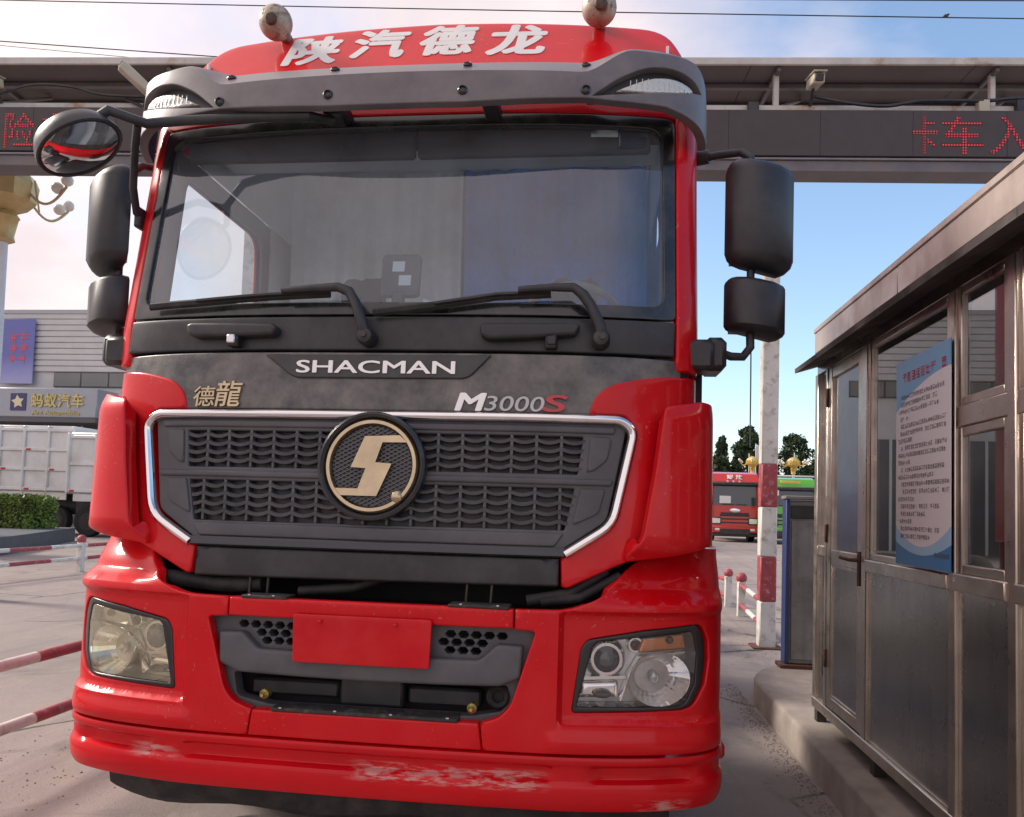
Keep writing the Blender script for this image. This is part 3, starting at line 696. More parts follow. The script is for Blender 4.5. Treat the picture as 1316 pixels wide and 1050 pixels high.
cable('cable', [gp(-14, 0, 6.20), gp(-12.2, -.02, 6.18), gp(-11.5, -.03, 6.33), gp(-11.0, -.03, 6.31), gp(-10.6, -.02, 6.22), gp(-9.9, 0, 6.2)], .018, 'thin black cable looping above the gantry board beside the round mirror')

# ------------------------------------------------------------------ overhead lines and bird
def wire(x0, z0, x1, z1, y, label, sag=.25, r=.013, y1=None):
    y1 = y if y1 is None else y1
    P = []
    for i in range(41):
        t = i/40*3-1; P.append((x0+(x1-x0)*t, y+(y1-y)*t, z0+(z1-z0)*t-sag*4*t*(1-t)*0+.0002*(x0+(x1-x0)*t)**2))
    return tag(MB().tube(P, r, 5).build('power_line', mat('wire_black', (.02, .025, .03), .5), None), label, 'power line')
wire(-14.18, 13.55, 9.41, 12.04, 14, 'black overhead line with a small bird perched on it')
wire(-14.11, 12.5, -6.13, 11.67, 14, 'lower of the thin overhead lines dipping behind the visor above the lane')
wire(-14.11, 12.72, -6.13, 11.75, 14.6, 'thinner overhead line just above the one dipping behind the visor', r=.007)
wire(2.74, 12.80, 9.41, 12.43, 14, 'topmost overhead line stretched above the one with the bird')
tag(MB().tube([(6.95, 30, 9.6), (6.97, 30, 7), (6.98, 30, 4.3)], .03, 6).build('guy_wire', mat('wire_black'), None), 'thin vertical wire hanging in front of the conifers', 'wire')
bird = empty('bird', (7.85, 14, 12.13), 'tiny dark bird perched on the overhead line', 'bird')
bm_ = mat('bird_dark', (.05, .05, .055), .7)
part('body', bm_, bird, lambda b: b.ball((7.86, 14, 12.185), .042, 10, (1.3, .8, .9)).ball((7.905, 14, 12.215), .024, 8).tube([(7.92, 14, 12.215), (7.945, 14, 12.212)], [.008, .002], 5))
part('tail', bm_, bird, lambda b: b.box((7.795, 14, 12.165), (.08, .03, .010), .004, Matrix.Rotation(R(-25), 3, 'Y')))

# ------------------------------------------------------------------ ornate lamps
cream = mat('cream_lamp_enamel', (.56, .43, .20), .4, .2, var=.12, vs_=6); goldp = mat('gold_lamp_paint', (.70, .48, .12), .35, .4, var=.1); globe = mat('opal_globe', (.80, .77, .68), .25, coat=.3)
colm = mat('pale_column_paint', (.60, .64, .70), .45, var=.06)
def lamp(x, y, zh, sc, label, arms=6, a0=.2, m=cream, wdt=1.):
    L_ = empty('street_lamp', (x, y, 0), label, 'street lamp')
    part('column', colm, L_, lambda b: b.lathe([(.14*sc, -.02), (.14*sc, .6*sc), (.10*sc, .7*sc), (.075*sc, zh-1.12*sc)], (x, y, 0), None, 16))
    part('neck', m, L_, lambda b: b.lathe([(.10*sc, zh-1.12*sc), (.17*sc, zh-1.08*sc), (.15*sc, zh-1.0*sc), (.20*sc, zh-.72*sc), (.22*sc, zh-.70*sc), (.16*sc, zh-.62*sc)], (x, y, 0), None, 16))
    part('lantern', m, L_, lambda b: b.lathe([(.16*sc, zh-.62*sc), (.36*sc, zh-.50*sc), (.43*sc, zh-.42*sc), (.46*sc, zh-.15*sc), (.40*sc, zh-.02*sc), (.22*sc, zh+.10*sc), (.05*sc, zh+.16*sc)], (x, y, 0), None, 10), ang=20)
    for i in range(arms):
        t = a0+i*2*math.pi/arms; ux, uy = math.cos(t), math.sin(t); P = []
        for k_ in range(13):
            f = k_/12; rr_ = (.40+.66*f)*sc*wdt; zz_ = zh-.30*sc-math.sin(f*math.pi*.95)*.26*sc+f*.12*sc; P.append((x+ux*rr_, y+uy*rr_, zz_))
        arm = part('arm', m, L_, lambda b: b.tube(P, .022*sc, 6).tube([(x+ux*.50*sc*wdt+.0, y+uy*.50*sc*wdt, zh-.12*sc)]+P[3:5], .016*sc, 5))
        e_ = P[-1]
        for dx, dz in ((0, .10), (-.16, -.02)):
            part('globe', globe, arm, lambda b: b.ball((e_[0]+ux*dx*sc, e_[1]+uy*dx*sc, e_[2]+dz*sc), .095*sc, 14))
    return L_
lamp(-7.50, 6.9, 5.88, .86, 'ornate cream lamp with curled arms and globes behind the gantry display', 5, .0)
lamp(10.95, 50, 5.3, .9, 'far gold lamp with globes rising beside the red truck with white roof letters', 6, .3, goldp)
lamp(13.6, 50, 5.3, .9, 'far gold lamp with globes rising above the green truck', 6, .1, goldp)

# ------------------------------------------------------------------ showroom building across the yard
clad = mat('white_cladding', (.58, .58, .57), .5, var=.06, vs_=1.2, dust=((.4, .37, .33), .25, 1.5, .5, .8))
YB = 31.
bld = empty('showroom_building', (-24, YB, 0), 'pale showroom building with ribbed cladding and a projecting sign band', 'building')
def bb(name, m, x0, x1, y0, y1, z0, z1, parent=bld, b_=.01): return MB().bx(x0, x1, y0, y1, z0, z1, b_).build(name, m, parent)
bb('wall', clad, -44, -7.5, YB+.12, YB+10, 0, 10.15)
z = 7.35
while z < 10.1:
    bb('cladding_board', clad, -28.6, -7.5, YB, YB+.11, z, z+.27, b_=.03); z += .285
bb('parapet', mat('parapet_grey', (.42, .43, .45), .5), -44, -7.5, YB-.05, YB+10.05, 10.16, 10.36)
bb('grey_pier', mat('pier_grey', (.33, .34, .37), .5), -29.9, -28.65, YB-.1, YB+.11, 0, 10.15)
wg = mat('clerestory_glass', (.17, .175, .17), .12, .2, var=.15, vs_=.8)
x = -25.4
while x < -7.8:
    f_ = bb('clerestory_window', mat('clerestory_frame', (.10, .105, .11), .5), x, x+1.42, YB+.02, YB+.115, 6.62, 7.33); bb('pane', wg, x+.03, x+1.39, YB+.0, YB+.025, 6.65, 7.30, f_); x += 1.425
bb('sign_band', mat('sign_band_grey', (.36, .38, .42), .4, .2, var=.05), -30, -21.95, YB-1.6, YB-.06, 4.97, 6.32, b_=.04)
bb('sign_band_soffit', mat('soffit', (.12, .12, .13), .6), -30, -22.0, YB-1.55, YB-.06, 4.75, 4.97)
bb('shop_front', mat('shop_front_glass', (.10, .11, .115), .15, .1, var=.2, vs_=.6), -30, -7.5, YB-.02, YB+.1, .1, 4.84)
x = -29.5
while x < -7.6: bb('mullion', clad, x, x+.12, YB-.06, YB-.021, .1, 4.84); x += 1.9
def Sb(u, v): return (u, YB-1.605, v)
slet = mat('gilt_letter', (.62, .52, .20), .4, .3)
u = -25.15
for ch in '蚂蚁汽车': text_on('sign_character', ch, Sb, (u, 5.42, u+.60, 6.05), slet, bld, 0, .05, ang=0, fat=.02); u += .665
text_on('sign_lettering', 'Ant Automobile', Sb, (-25.10, 5.08, -22.75, 5.30), slet, bld, 0, .04, ang=0)
lg = bb('sign_emblem', mat('emblem_navy', (.06, .055, .16), .4), -26.2, -25.42, YB-1.64, YB-1.601, 5.26, 6.06, b_=.01)
star = [(-25.81+math.cos(R(90+36*i+8))*(.32 if i % 2 == 0 else .17), 5.66+math.sin(R(90+36*i+8))*(.32 if i % 2 == 0 else .17)) for i in range(10)]
part('emblem_star', mat('emblem_pale', (.72, .66, .42), .5), lg, lambda b: b.prism(star, lambda a, c: (a, YB-1.66, c), lambda a, c: (a, YB-1.638, c)), ang=0, fix=True)
def banner_mat():
    m = bpy.data.materials.new('banner_print'); m.use_nodes = True; t = m.node_tree; L = t.links.new; b = t.nodes['Principled BSDF']; b.inputs['Roughness'].default_value = .6
    tc_ = N(t, 'ShaderNodeTexCoord'); s_ = N(t, 'ShaderNodeSeparateXYZ'); L(tc_.outputs['Object'], s_.inputs[0])
    mr = N(t, 'ShaderNodeMapRange'); mr.inputs[1].default_value = -1.55; mr.inputs[2].default_value = 1.55; 
    n = N(t, 'ShaderNodeTexNoise'); n.inputs['Scale'].default_value = 2.5; L(tc_.outputs['Object'], n.inputs[0])
    L(math_n(t, 'ADD', s_.outputs[2], math_n(t, 'MULTIPLY', n.outputs['Fac'], .35)), mr.inputs[0]); r = N(t, 'ShaderNodeValToRGB'); e = r.color_ramp.elements
    e[0].position = 0; e[0].color = (.42, .26, .33, 1); e[1].position = 1; e[1].color = (.16, .18, .46, 1)
    for p, c in ((.2, (.50, .33, .36)), (.26, (.62, .68, .74)), (.34, (.12, .28, .52)), (.44, (.20, .42, .62)), (.5, (.46, .46, .66)), (.75, (.30, .30, .58))):
        q = e.new(p); q.color = (*c, 1)
    L(mr.outputs[0], r.inputs[0]); L(r.outputs[0], b.inputs['Base Color']); return m
bn_ = MB().bx(-28.0, -26.35, YB-.20, YB-.15, 6.72, 9.86, .01).build('hanging_banner', banner_mat(), None)
tag(bn_, 'tall violet and blue banner with red characters hung on the showroom wall', 'banner')
rr_ = random.Random(4); bk = MB()
for i in range(3):
    for j in range(2):
        cx_, cz_ = -27.42+j*.52, 9.0-i*.52
        for k_ in range(6):
            h_ = k_ % 2; a_, d_ = cx_+rr_.uniform(-.1, .1), cz_+rr_.uniform(-.12, .12); w_, q_ = (.34, .05) if h_ else (.05, .34)
            bk.bx(a_-w_/2, a_+w_/2, YB-.212-.001*k_, YB-.199, d_-q_/2, d_+q_/2, .001)
bk.build('banner_print', mat('banner_red', (.62, .12, .16), .6), bn_, ang=0)

# ------------------------------------------------------------------ white dump trucks
dw = mat('dump_white_paint', (.70, .70, .69), .4, var=.06, vs_=2, coat=.3, dust=((.40, .34, .28), .45, 1.3, .45, .75)); tyre = mat('tyre_rubber', (.014, .014, .015), .75, var=.3)
dred = mat('marker_red', (.5, .03, .03), .4)
def dump(x0, x1, y0, z0, z1, label, depth=2.3, cols=5, rows_=3, fold=0.):
    t_ = empty('dump_truck', ((x0+x1)/2, y0+depth/2, 0), label, 'truck', 'white dump trucks across the yard')
    bd = MB().bx(x0, x1, y0, y0+depth, z0, z1, .04).build('tipper_body', dw, t_)
    cw = (x1-x0)/cols; rh = (z1-z0-.25)/rows_
    for i in range(cols+1): MB().bx(x0+i*cw-.05, x0+i*cw+.05, y0-.09, y0+.0, z0, z1-.02, .02).build('rib', dw, bd)
    for j in range(rows_+1): MB().bx(x0+.05, x1-.05, y0-.075, y0+.0, z0+.03+j*rh, z0+.15+j*rh, .02).build('rail', dw, bd)
    for i in range(cols):
        for j in range(rows_):
            if (i+j) % 2 == 0: MB().bx(x0+i*cw+.12, x0+i*cw+.3, y0-.105, y0-.076, z0+.05+j*rh, z0+.12+j*rh, .01).build('reflector', dred, bd)
    MB().bx(x0-.1, x1+.05, y0+.6, y0+1.5, .75, z0-.06, .03).build('chassis', plas_d, t_)
    MB().bx(x0+.2, x1-.2, y0+.02, y0+.06, z0-.28, z0-.01, .01).build('mudguard', dw, t_)
    n = max(2, int((x1-x0)/1.5))
    for i in range(n):
        wx = x0+.7+i*(x1-x0-1.4)/max(1, n-1)
        w_ = part('wheel', tyre, t_, lambda b: b.lathe([(.30, -.15), (.50, -.16), (.54, -.08), (.54, .08), (.50, .16), (.30, .15)], (wx, y0+.3, .54), Matrix.Rotation(R(90), 3, 'X'), 20))
        part('rim', steel_d, w_, lambda b: b.lathe([(.10, .10), (.29, .12), (.31, .155)], (wx, y0+.3, .54), Matrix.Rotation(R(90), 3, 'X'), 16))
    return t_
dump(-23.6, -17.9, 22.6, 1.55, 3.92, 'white tipper truck nearest the hedge with red reflectors on its ribbed body', cols=6)
dump(-17.75, -12.6, 22.2, 1.52, 3.66, 'lower white tipper truck parked end to end with the one by the hedge', cols=5, rows_=2)

# ------------------------------------------------------------------ planter, hedge, shrub
def leaves(b, n, fn, size, rr):
    for i in range(n):
        p, out_ = fn(); s_ = size*rr.uniform(.6, 1.3); a = Vector((rr.gauss(0, 1), rr.gauss(0, 1), rr.gauss(0, 1)))+out_*.8
        a.normalize(); u_ = a.orthogonal().normalized(); v_ = a.cross(u_); t = rr.random()*6.28; u2 = u_*math.cos(t)+v_*math.sin(t); v2 = a.cross(u2)
        b.add([p-u2*s_, p+v2*s_*.5, p+u2*s_, p-v2*s_*.5], [(0, 1, 2, 3)])
def leafm(name, col, var=.5, vs_=3.):
    if name in MATS: return MATS[name]
    m = mat(name, col, .55, var=var, vs_=vs_, spec=.3); b = m.node_tree.nodes['Principled BSDF']; b.inputs['Subsurface Weight'].default_value = 0; return m
pk = MB().add([(-17.2, 13.2, 0), (-12.75, 13.2, 0), (-15.75, 20.0, 0), (-24, 20.0, 0), (-17.2, 13.2, .42), (-12.75, 13.2, .42), (-15.75, 20.0, .42), (-24, 20.0, .42)], [(4, 5, 6, 7), (0, 1, 5, 4), (1, 2, 6, 5), (2, 3, 7, 6), (3, 0, 4, 7)]).build('planter', mat('planter_slate', (.085, .095, .105), .6, var=.2), None, ang=0)
tag(pk, 'low slate grey planter wall round the clipped hedge', 'planter')
hr = random.Random(3); hd = empty('hedge', (-18.2, 18.9, .42), 'clipped green box hedge in the slate planter before the white trucks', 'hedge')
def hfn():
    f = hr.random()
    if f < .45: return Vector((hr.uniform(-22, -15.9), 18.1+abs(hr.gauss(0, .04)), hr.uniform(.42, 1.36))), Vector((0, -1, 0))
    if f < .85: return Vector((hr.uniform(-22, -15.9), hr.uniform(18.1, 19.3), 1.36+hr.gauss(0, .035))), Vector((0, 0, 1))
    return Vector((-15.9+hr.gauss(0, .05), hr.uniform(18.1, 19.3), hr.uniform(.42, 1.36))), Vector((1, 0, 0))
part('foliage', leafm('hedge_leaf', (.15, .21, .045)), hd, lambda b: leaves(b, 9000, hfn, .055, hr), ang=0)
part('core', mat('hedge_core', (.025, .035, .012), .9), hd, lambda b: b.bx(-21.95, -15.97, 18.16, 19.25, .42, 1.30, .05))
sr = random.Random(5); sh = empty('shrub', (-14.62, 13.9, .42), 'round dark green shrub at the end of the planter', 'shrub')
def sfn():
    d = Vector((sr.gauss(0, 1), sr.gauss(0, 1), sr.gauss(0, 1))).normalized(); r_ = .85*(.75+.3*sr.random()); return Vector((-14.62, 13.9, 1.95))+Vector((d.x*r_, d.y*r_, d.z*r_*1.0)), d
part('crown', leafm('shrub_leaf', (.055, .085, .028)), sh, lambda b: leaves(b, 3500, sfn, .07, sr), ang=0)
part('trunk', mat('bark', (.10, .075, .05), .9), sh, lambda b: b.tube([(-14.62, 13.9, .4), (-14.6, 13.9, 1.2), (-14.63, 13.9, 1.9)], [.07, .06, .03], 8))

# ------------------------------------------------------------------ far trees
def tree(x, y, h, w, label, kind, seed, n=11000, group='trees at the far edge of the yard'):
    q = random.Random(seed); t_ = empty('tree', (x, y, 0), label, 'tree', None)
    tr_ = part('trunk', mat('bark'), t_, lambda b: [b.tube([(x, y, -.05), (x+.1, y, h*.4), (x-.05, y, h*.85)], [h*.022, h*.016, h*.005], 8)]+[b.tube([(x, y, h*f), (x+math.cos(a)*w*.3, y+math.sin(a)*w*.3, h*(f+.12))], [h*.008, h*.003], 5) for f, a in ((.3, .5), (.4, 2.6), (.5, 4.4), (.6, 1.2), (.7, 3.4))])
    cl = []
    for i in range(120):
        f = q.random(); zc = h*(.14+.82*f)
        wr = w*.5*((1-f)**.75*1.05+.05 if kind == 'c' else math.sin(math.pi*min(1, .12+.86*f))**.6)
        a = q.random()*6.28; rr2 = wr*math.sqrt(q.random())*.9; cl.append((Vector((x+math.cos(a)*rr2, y+math.sin(a)*rr2, zc)), w*q.uniform(.09, .19)*(1.2-f*.6)))
    def fn():
        c_, r_ = cl[q.randrange(len(cl))]; d = Vector((q.gauss(0, 1), q.gauss(0, 1), q.gauss(0, .85))).normalized(); return c_+d*r_*(.6+.5*q.random()), d
    part('crown', leafm('tree_leaf', (.034, .060, .024), .55, .9), t_, lambda b: leaves(b, n, fn, h*.017, q), ang=0)
tree(10.45, 60, 7.9, 2.5, 'small pointed conifer beyond the red truck with white roof letters', 'c', 11)
tree(12.75, 61, 8.9, 3.6, 'broad dark green tree with two tops beyond the far gold lamp', 'o', 12)
tree(14.5, 64, 7.6, 3.0, 'dark tree beyond the far trucks hidden partly by the banded post', 'o', 13)
tree(16.6, 62, 8.3, 4.4, 'rounded dark tree beyond the green truck', 'o', 14)
tree(20.0, 63, 8.0, 4.6, 'rounded dark tree standing beyond the booth', 'o', 15)
tree(7.6, 66, 6.6, 3.4, 'dark tree beyond the yard behind the truck cab', 'o', 16)
fl = [(11.1, 5.2, (.55, .12, .10)), (11.55, 5.9, (.6, .6, .58)), (11.95, 5.6, (.5, .10, .10)), (12.5, 5.9, (.25, .45, .22)), (14.15, 5.3, (.2, .5, .2))]
for i, (x, z, c) in enumerate(fl):
    f_ = empty('flagpole', (x, 52, 0), ('slim flagpole with a drooping red flag beside the pointed conifer', 'slim pole with a pale pennant before the broad tree', 'slim pole with a dark red pennant before the broad tree', 'slim pole with a green pennant by the far gold lamp', 'slim pole with a green pennant over the green truck')[i], 'flagpole')
    part('pole', white, f_, lambda b: b.tube([(x, 52, 0), (x, 52, z+.6)], .03, 6)); part('flag', mat('flag%d' % i, c, .8), f_, lambda b: b.box((x+.10, 52, z-.1), (.20, .05, 1.1), .02))

# ------------------------------------------------------------------ far trucks (fronts towards the camera)
fgl = mat('far_windscreen', (.03, .045, .07), .08, coat=1.)
def far_truck(x, y, w_, h_, paint, label, kind):
    t_ = empty('parked_truck', (x, y, 0), label, 'truck')
    P = lambda name, m, x0, x1, y0, y1, z0, z1, par=t_, b_=.04: MB().bx(x+x0, x+x1, y+y0, y+y1, z0, z1, b_).build(name, m, par)
    W_ = w_/2
    cabp = part('cab', paint, t_, lambda b: b.prism([(0, .55), (0, 1.75), (.08, 2.35), (.22, h_*.86), (.55, h_*.97), (1.0, h_), (2.1, h_), (2.1, .75), (.5, .75), (.35, .55)], lambda a, c: (x-W_, y+a, c), lambda a, c: (x+W_, y+a, c)), ang=25, fix=True)
    ws = part('windscreen', fgl, t_, lambda b: b.prism([(-W_+.12, 2.0), (W_-.12, 2.0), (W_-.2, h_*.80), (-W_+.2, h_*.80)], lambda a, c: (x+a, y-.035+.142*(c-1.75), c), lambda a, c: (x+a, y+.05+.142*(c-1.75), c)), ang=0, fix=True)
    P('visor', plas_d, -W_+.02, W_-.02, -.06, .5, h_*.80, h_*.845)
    for s_ in (-1, 1):
        hl = P('headlight', mat('far_headlight', (.75, .76, .75), .15, .4), s_*(W_-.30)-.24, s_*(W_-.30)+.24, -.05, .05, .98, 1.30); P('headlight_bezel', plas_d, s_*(W_-.30)-.27, s_*(W_-.30)+.27, -.03, .03, .94, 1.34, hl)
        P('mirror', plas_d, s_*(W_+.16)-.09, s_*(W_+.16)+.09, .15, .35, 2.05, 2.85); P('mirror_arm', plas_d, min(s_*W_, s_*(W_+.1)), max(s_*W_, s_*(W_+.1)), .22, .27, 2.75, 2.80)
        wl = part('wheel', tyre, t_, lambda b: b.lathe([(.3, -.15), (.5, -.16), (.53, -.08), (.53, .08), (.5, .16), (.3, .15)], (x+s_*(W_-.2), y+1.3, .53), Matrix.Rotation(R(90), 3, 'Y'), 18)); part('rim', steel_d, wl, lambda b: b.lathe([(.1, .11), (.29, .13), (.31, .155)], (x+s_*(W_-.2), y+1.3, .53), Matrix.Rotation(R(90), 3, 'Y'), 14))
    P('bumper', paint, -W_-.01, W_+.01, -.14, .05, .50, .86); P('lower_grille', plas_d, -W_*.62, W_*.62, -.17, -.13, .42, .72)
    for k_ in range(3): P('grille_bar', plas_d, -W_*.62, W_*.62, -.04, .01, 1.02+k_*.2, 1.09+k_*.2, b_=.01)
    P('grille', plas_d, -W_*.58, W_*.58, -.03, .0, 1.40, 1.60, b_=.01); P('skirt', plas_d, -W_+.05, W_-.05, -.05, .3, .30, .50)
    for s_ in (-1, 1):
        P('corner_deflector', paint, s_*(W_-.06)-.09, s_*(W_-.06)+.09, -.05, .30, 1.36, 2.0); P('fog_lamp', mat('far_headlight'), s_*(W_-.35)-.12, s_*(W_-.35)+.12, -.155, -.13, .62, .74, b_=.02); P('a_pillar', paint, s_*(W_-.07)-.07, s_*(W_-.07)+.07, .02, .30, 1.95, h_*.80); P('wiper', plas_d, s_*.35-.3, s_*.35+.3, -.06, -.035, 2.03, 2.06, b_=.005)
    P('chassis', plas_d, -.45, .45, 1.8, 7, .6, .95); P('cargo_body', paint, -W_, W_, 2.4, 8, 1.1, h_*.93)
    return t_, cabp
fred = mat('far_red_paint', (.55, .015, .012), .3, coat=.6); fgr = mat('far_green_paint', (.10, .42, .035), .3, coat=.6)
ft, fc = far_truck(8.12, 40, 2.56, 3.85, fred, 'red truck with white roof letters parked across the yard', 'r')
def Sft(u, v): return (u, 40+.22+.33*(v-3.31)/.42-.02, v)
for ch, u in (('解', 7.72), ('放', 8.20)): text_on('roof_character', ch, Sft, (u, 3.42, u+.36, 3.68), white, ft, .015, .02, ang=0)
u = 7.75
for k_ in range(3): part('roof_mark', white, ft, lambda b: b.box(Sft(u, 3.30), (.10, .02, .09), .01)); u += .32
part('emblem', chrome, ft, lambda b: b.lathe([(.20, -.02), (.20, .02), (.15, .035)], (8.12, 39.97, 1.72), Matrix.Rotation(R(90), 3, 'X') @ Matrix.Diagonal((1.4, .55, 1)), 20))
MB().bx(7.3, 7.9, 39.98, 40.02, 2.1, 2.5, .005).build('paper_sheet', white, ft)
gt, gc = far_truck(10.75, 38.5, 2.5, 3.55, fgr, 'bright green truck with a light roof rail parked beyond the grey cabinet', 'g')
MB().bx(9.6, 11.95, 38.8, 38.9, 3.56, 3.64, .02).build('roof_rail', white, gt); MB().bx(9.75, 10.1, 38.5, 38.55, 2.55, 2.85, .005).build('paper_sheet', white, gt)
MB().bx(10.2, 11.2, 38.6, 38.66, 3.2, 3.34, .01).build('roof_lettering_band', mat('gold_lamp_paint'), gt)

# the far side of the yard behind the truck (seen as reflections in the booth glass)
fwh = mat('far_white_paint', (.62, .63, .63), .3, coat=.5)
far_truck(-6.2, 36, 2.5, 3.3, fwh, 'white parked truck far behind the red truck cab', 'w')
far_truck(-1.6, 27, 2.5, 3.2, fred, 'plain red parked truck far behind the red truck cab', 'r')
for i, (x, y) in enumerate(((-12.5, 62), (-8.0, 64), (-3.5, 61), (1.5, 63))):
    tree(x, y, 8.0+.5*(i % 2), 4.2, ('dark tree far behind the cab, beside the showroom end', 'dark tree far behind the cab beyond the white parked truck', 'dark tree far behind the cab between the parked trucks', 'dark tree far behind the cab beyond the plain red truck')[i], 'o', 30+i, 5000)
# ================================================================== the red truck
PB = Plan([(0, 0), (.6, .012), (.85, .04), (1.04, .085), (1.17, .145), (1.245, .235), (1.27, .37), (1.272, .6), (1.272, 1.0)])
PF = Plan([(0, .09), (.5, .095), (.8, .125), (1.0, .175), (1.12, .235), (1.175, .32), (1.185, .45), (1.185, .7), (1.185, 2.3)], -.02)
PD = Plan([(0, .02), (.6, .04), (.95, .08), (1.10, .115), (1.19, .18), (1.225, .29), (1.23, .5), (1.23, 1.0)], -.005)
PW = Plan([(0, .17), (.5, .18), (.85, .215), (1.05, .255), (1.14, .295), (1.18, .36), (1.19, .5), (1.19, .7), (1.19, 2.3)], -.02)
PV = Plan([(0, .10), (.5, .12), (.85, .17), (1.05, .23), (1.15, .31), (1.195, .43), (1.20, .6), (1.2, .9)], -.005)
def SB0(u, v):
    x, y = PB(u); return (x, y+.03*max(v-.8, 0), v)
def SB(u, v):
    x, y = PB(u); a = abs(u); y += .03*max(v-.8, 0)
    y += (.085*ss(1.125, 1.18, v)+.085*ss(1.17, 1.32, v))*ss(.72, .98, a)                       # rounded shoulder
    y += .026*ss(.672, .690, a)*ss(.716, .734, v)*(1-ss(1.085, 1.105, v))                     # flat recessed round the headlight
    y -= .012*ss(.60, .68, a)*(1-ss(.66, .71, v))*ss(.612, .64, v)
    return (x, y, v)
def SF(u, v):
    x, y = PF(u); return (x, y+.07*(v-1.3), v)
def SD(u, v):
    x, y = PD(u); return (x, y+.06*(v-1.3)+.05*ss(1.345, 1.27, v)+.03*ss(1.80, 1.86, v), v)
def SW(u, v):
    x, y = PW(u); return (x, y+.19*max(v-2.15, 0)-.05*max(2.15-v, 0), v)
def vcr(a): return 3.086+.105*ss(.70, .90, a)
def SV(u, v):
    x, y = PV(u); c = vcr(abs(u)); k = v-2.96
    return (x, y+.12*k if v < c else y+.12*(c-2.96)+1.1*(v-c), v)
def SR(u, v): return (u-.02, .44+.62*(v-3.1)+.03*u*u, v)

TK = empty('truck', (0, 1.5, 0), 'large red truck with black grille, round gold emblem and grey sun visor facing the viewer', 'truck')
def both(pts): return ((1, pts), (-1, mx(pts)))

# ---- bumper
cor = rp([(.521, 1.103), (.71, 1.106, .08), (.82, 1.155, .06), (.875, 1.21, .05), (.94, 1.275, .06), (1.06, 1.318, .05), (1.95, 1.325), (1.95, .62), (.424, .62), (.412, .712), (.478, .735, .02), (.515, .775, .03), (.594, 1.030, .015), (.521, 1.034)])
hole = rp([(.772, 1.005, .03), (.975, 1.04), (1.195, 1.062, .035), (1.23, 1.0), (1.235, .93), (1.217, .85), (1.164, .78, .05), (1.12, .768), (.90, .762), (.724, .757, .015), (.752, .97)])
CL = [[(.672, .65), (.672, 1.10)], [(.690, .70), (.690, 1.10)], [(.66, .716), (1.4, .716)], [(.66, .734), (1.4, .734)], [(.72, 1.125), (1.9, 1.125)], [(.80, 1.150), (1.9, 1.150)], [(.84, 1.18), (1.9, 1.18)], [(.68, 1.085), (1.6, 1.085)], [(.68, 1.105), (1.6, 1.105)]]
corners = {}
for s_, o_ in both(cor):
    corners[s_] = panel('bumper_corner', SB, o_, red, TK, [hole if s_ > 0 else mx(hole)], .007, .03, .021, 34, CL if s_ > 0 else [mx(l) for l in CL])
panel('bumper_centre', SB, rp([(-.517, 1.104, .01), (.517, 1.104, .01), (.517, 1.036, .006), (-.517, 1.036, .006)]), red, TK, (), .009, .03, .04)
panel('bumper_lower_bar', SB, rp([(-.408, .712, .01), (.408, .712, .01), (.420, .62, .004), (-.420, .62, .004)]), red, TK, (), .009, .05, .04)
def lip(b):
    us = np.linspace(-1.9, 1.9, 121)
    V = []; prof = [(-.03, .617), (0, .612), (.003, .605), (.003, .590), (-.003, .582), (-.024, .572), (-.029, .545), (-.026, .532), (.002, .524), (.006, .512), (.007, .480), (.003, .455), (-.008, .432), (-.035, .420), (-.10, .414)]
    for u in us:
        a = abs(u); pk = 1-.8*(ss(.63, .66, a)-ss(.80, .83, a))-.85*ss(1.13, 1.15, a)+0*a
        for h, z in prof:
            x, y, _ = SB0(u, .6); n_ = nrm(SB0, u, .6); hh = h*pk if h < -.02 and .53 < z < .58 else h
            V.append((x+n_.x*hh, y+n_.y*hh, z))
    k = len(prof); b.add(V, [(i*k+j, i*k+j+1, (i+1)*k+j+1, (i+1)*k+j) for i in range(len(us)-1) for j in range(k-1)])
part('bumper_lip', redsc, TK, lip, fix=True)
def flap(b):
    us = np.linspace(-1.12, 1.12, 25); V = []
    for u in us:
        x, y, _ = SB0(u, .5)
        for dy, z in ((.16, .42), (.10, .415), (.12, .33), (.16, .30)): V.append((x*.97, y+dy, z+.012*math.sin(u*9)))
    b.add(V, [(i*4+j, (i+1)*4+j, (i+1)*4+j+1, i*4+j+1) for i in range(24) for j in range(3)])
part('spray_flap', rubber, TK, flap, fix=True)

# ---- lower grille
hexes = []
for s_ in (-1, 1):
    for z, x0, n in ((1.004, .292, 5), (.976, .268, 4), (.948, .292, 3)):
        for i in range(n):
            cx_ = s_*(x0+i*.046); hexes.append([(cx_+.020*math.cos(R(60*k)), z+.0125*math.sin(R(60*k))/.87) for k in range(6)])
slot = rp([(-.505, .834, .02), (.505, .834, .02), (.488, .745, .02), (.36, .722, .02), (-.36, .722, .02), (-.488, .745, .02)])
LG = off(SB0, -.045)
lgr = panel('lower_grille', LG, rp([(-.61, 1.038), (.61, 1.038), (.535, .77), (.50, .725), (.41, .70), (-.41, .70), (-.50, .725), (-.535, .77)]), plas, TK, [slot]+hexes, .004, .05, .045)
gb = [(0, .920), (.40, .924), (.462, .981), (.553, .978), (.546, .868), (.475, .837), (.25, .832), (0, .830)]
panel('guard_bar', off(SB0, -.005), rp([(x, z, .012 if 0 < x < .6 else 0) for x, z in gb]+[(-x, z, .012) for x, z in gb[::-1][1:-1]]), plas, lgr, (), .014, .05, .04)
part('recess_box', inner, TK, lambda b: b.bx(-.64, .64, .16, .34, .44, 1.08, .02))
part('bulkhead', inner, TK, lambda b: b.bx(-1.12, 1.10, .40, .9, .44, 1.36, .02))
part('recess_centre_block', plas_d, lgr, lambda b: b.bx(-.115, .12, .085, .2, .725, .83, .01))
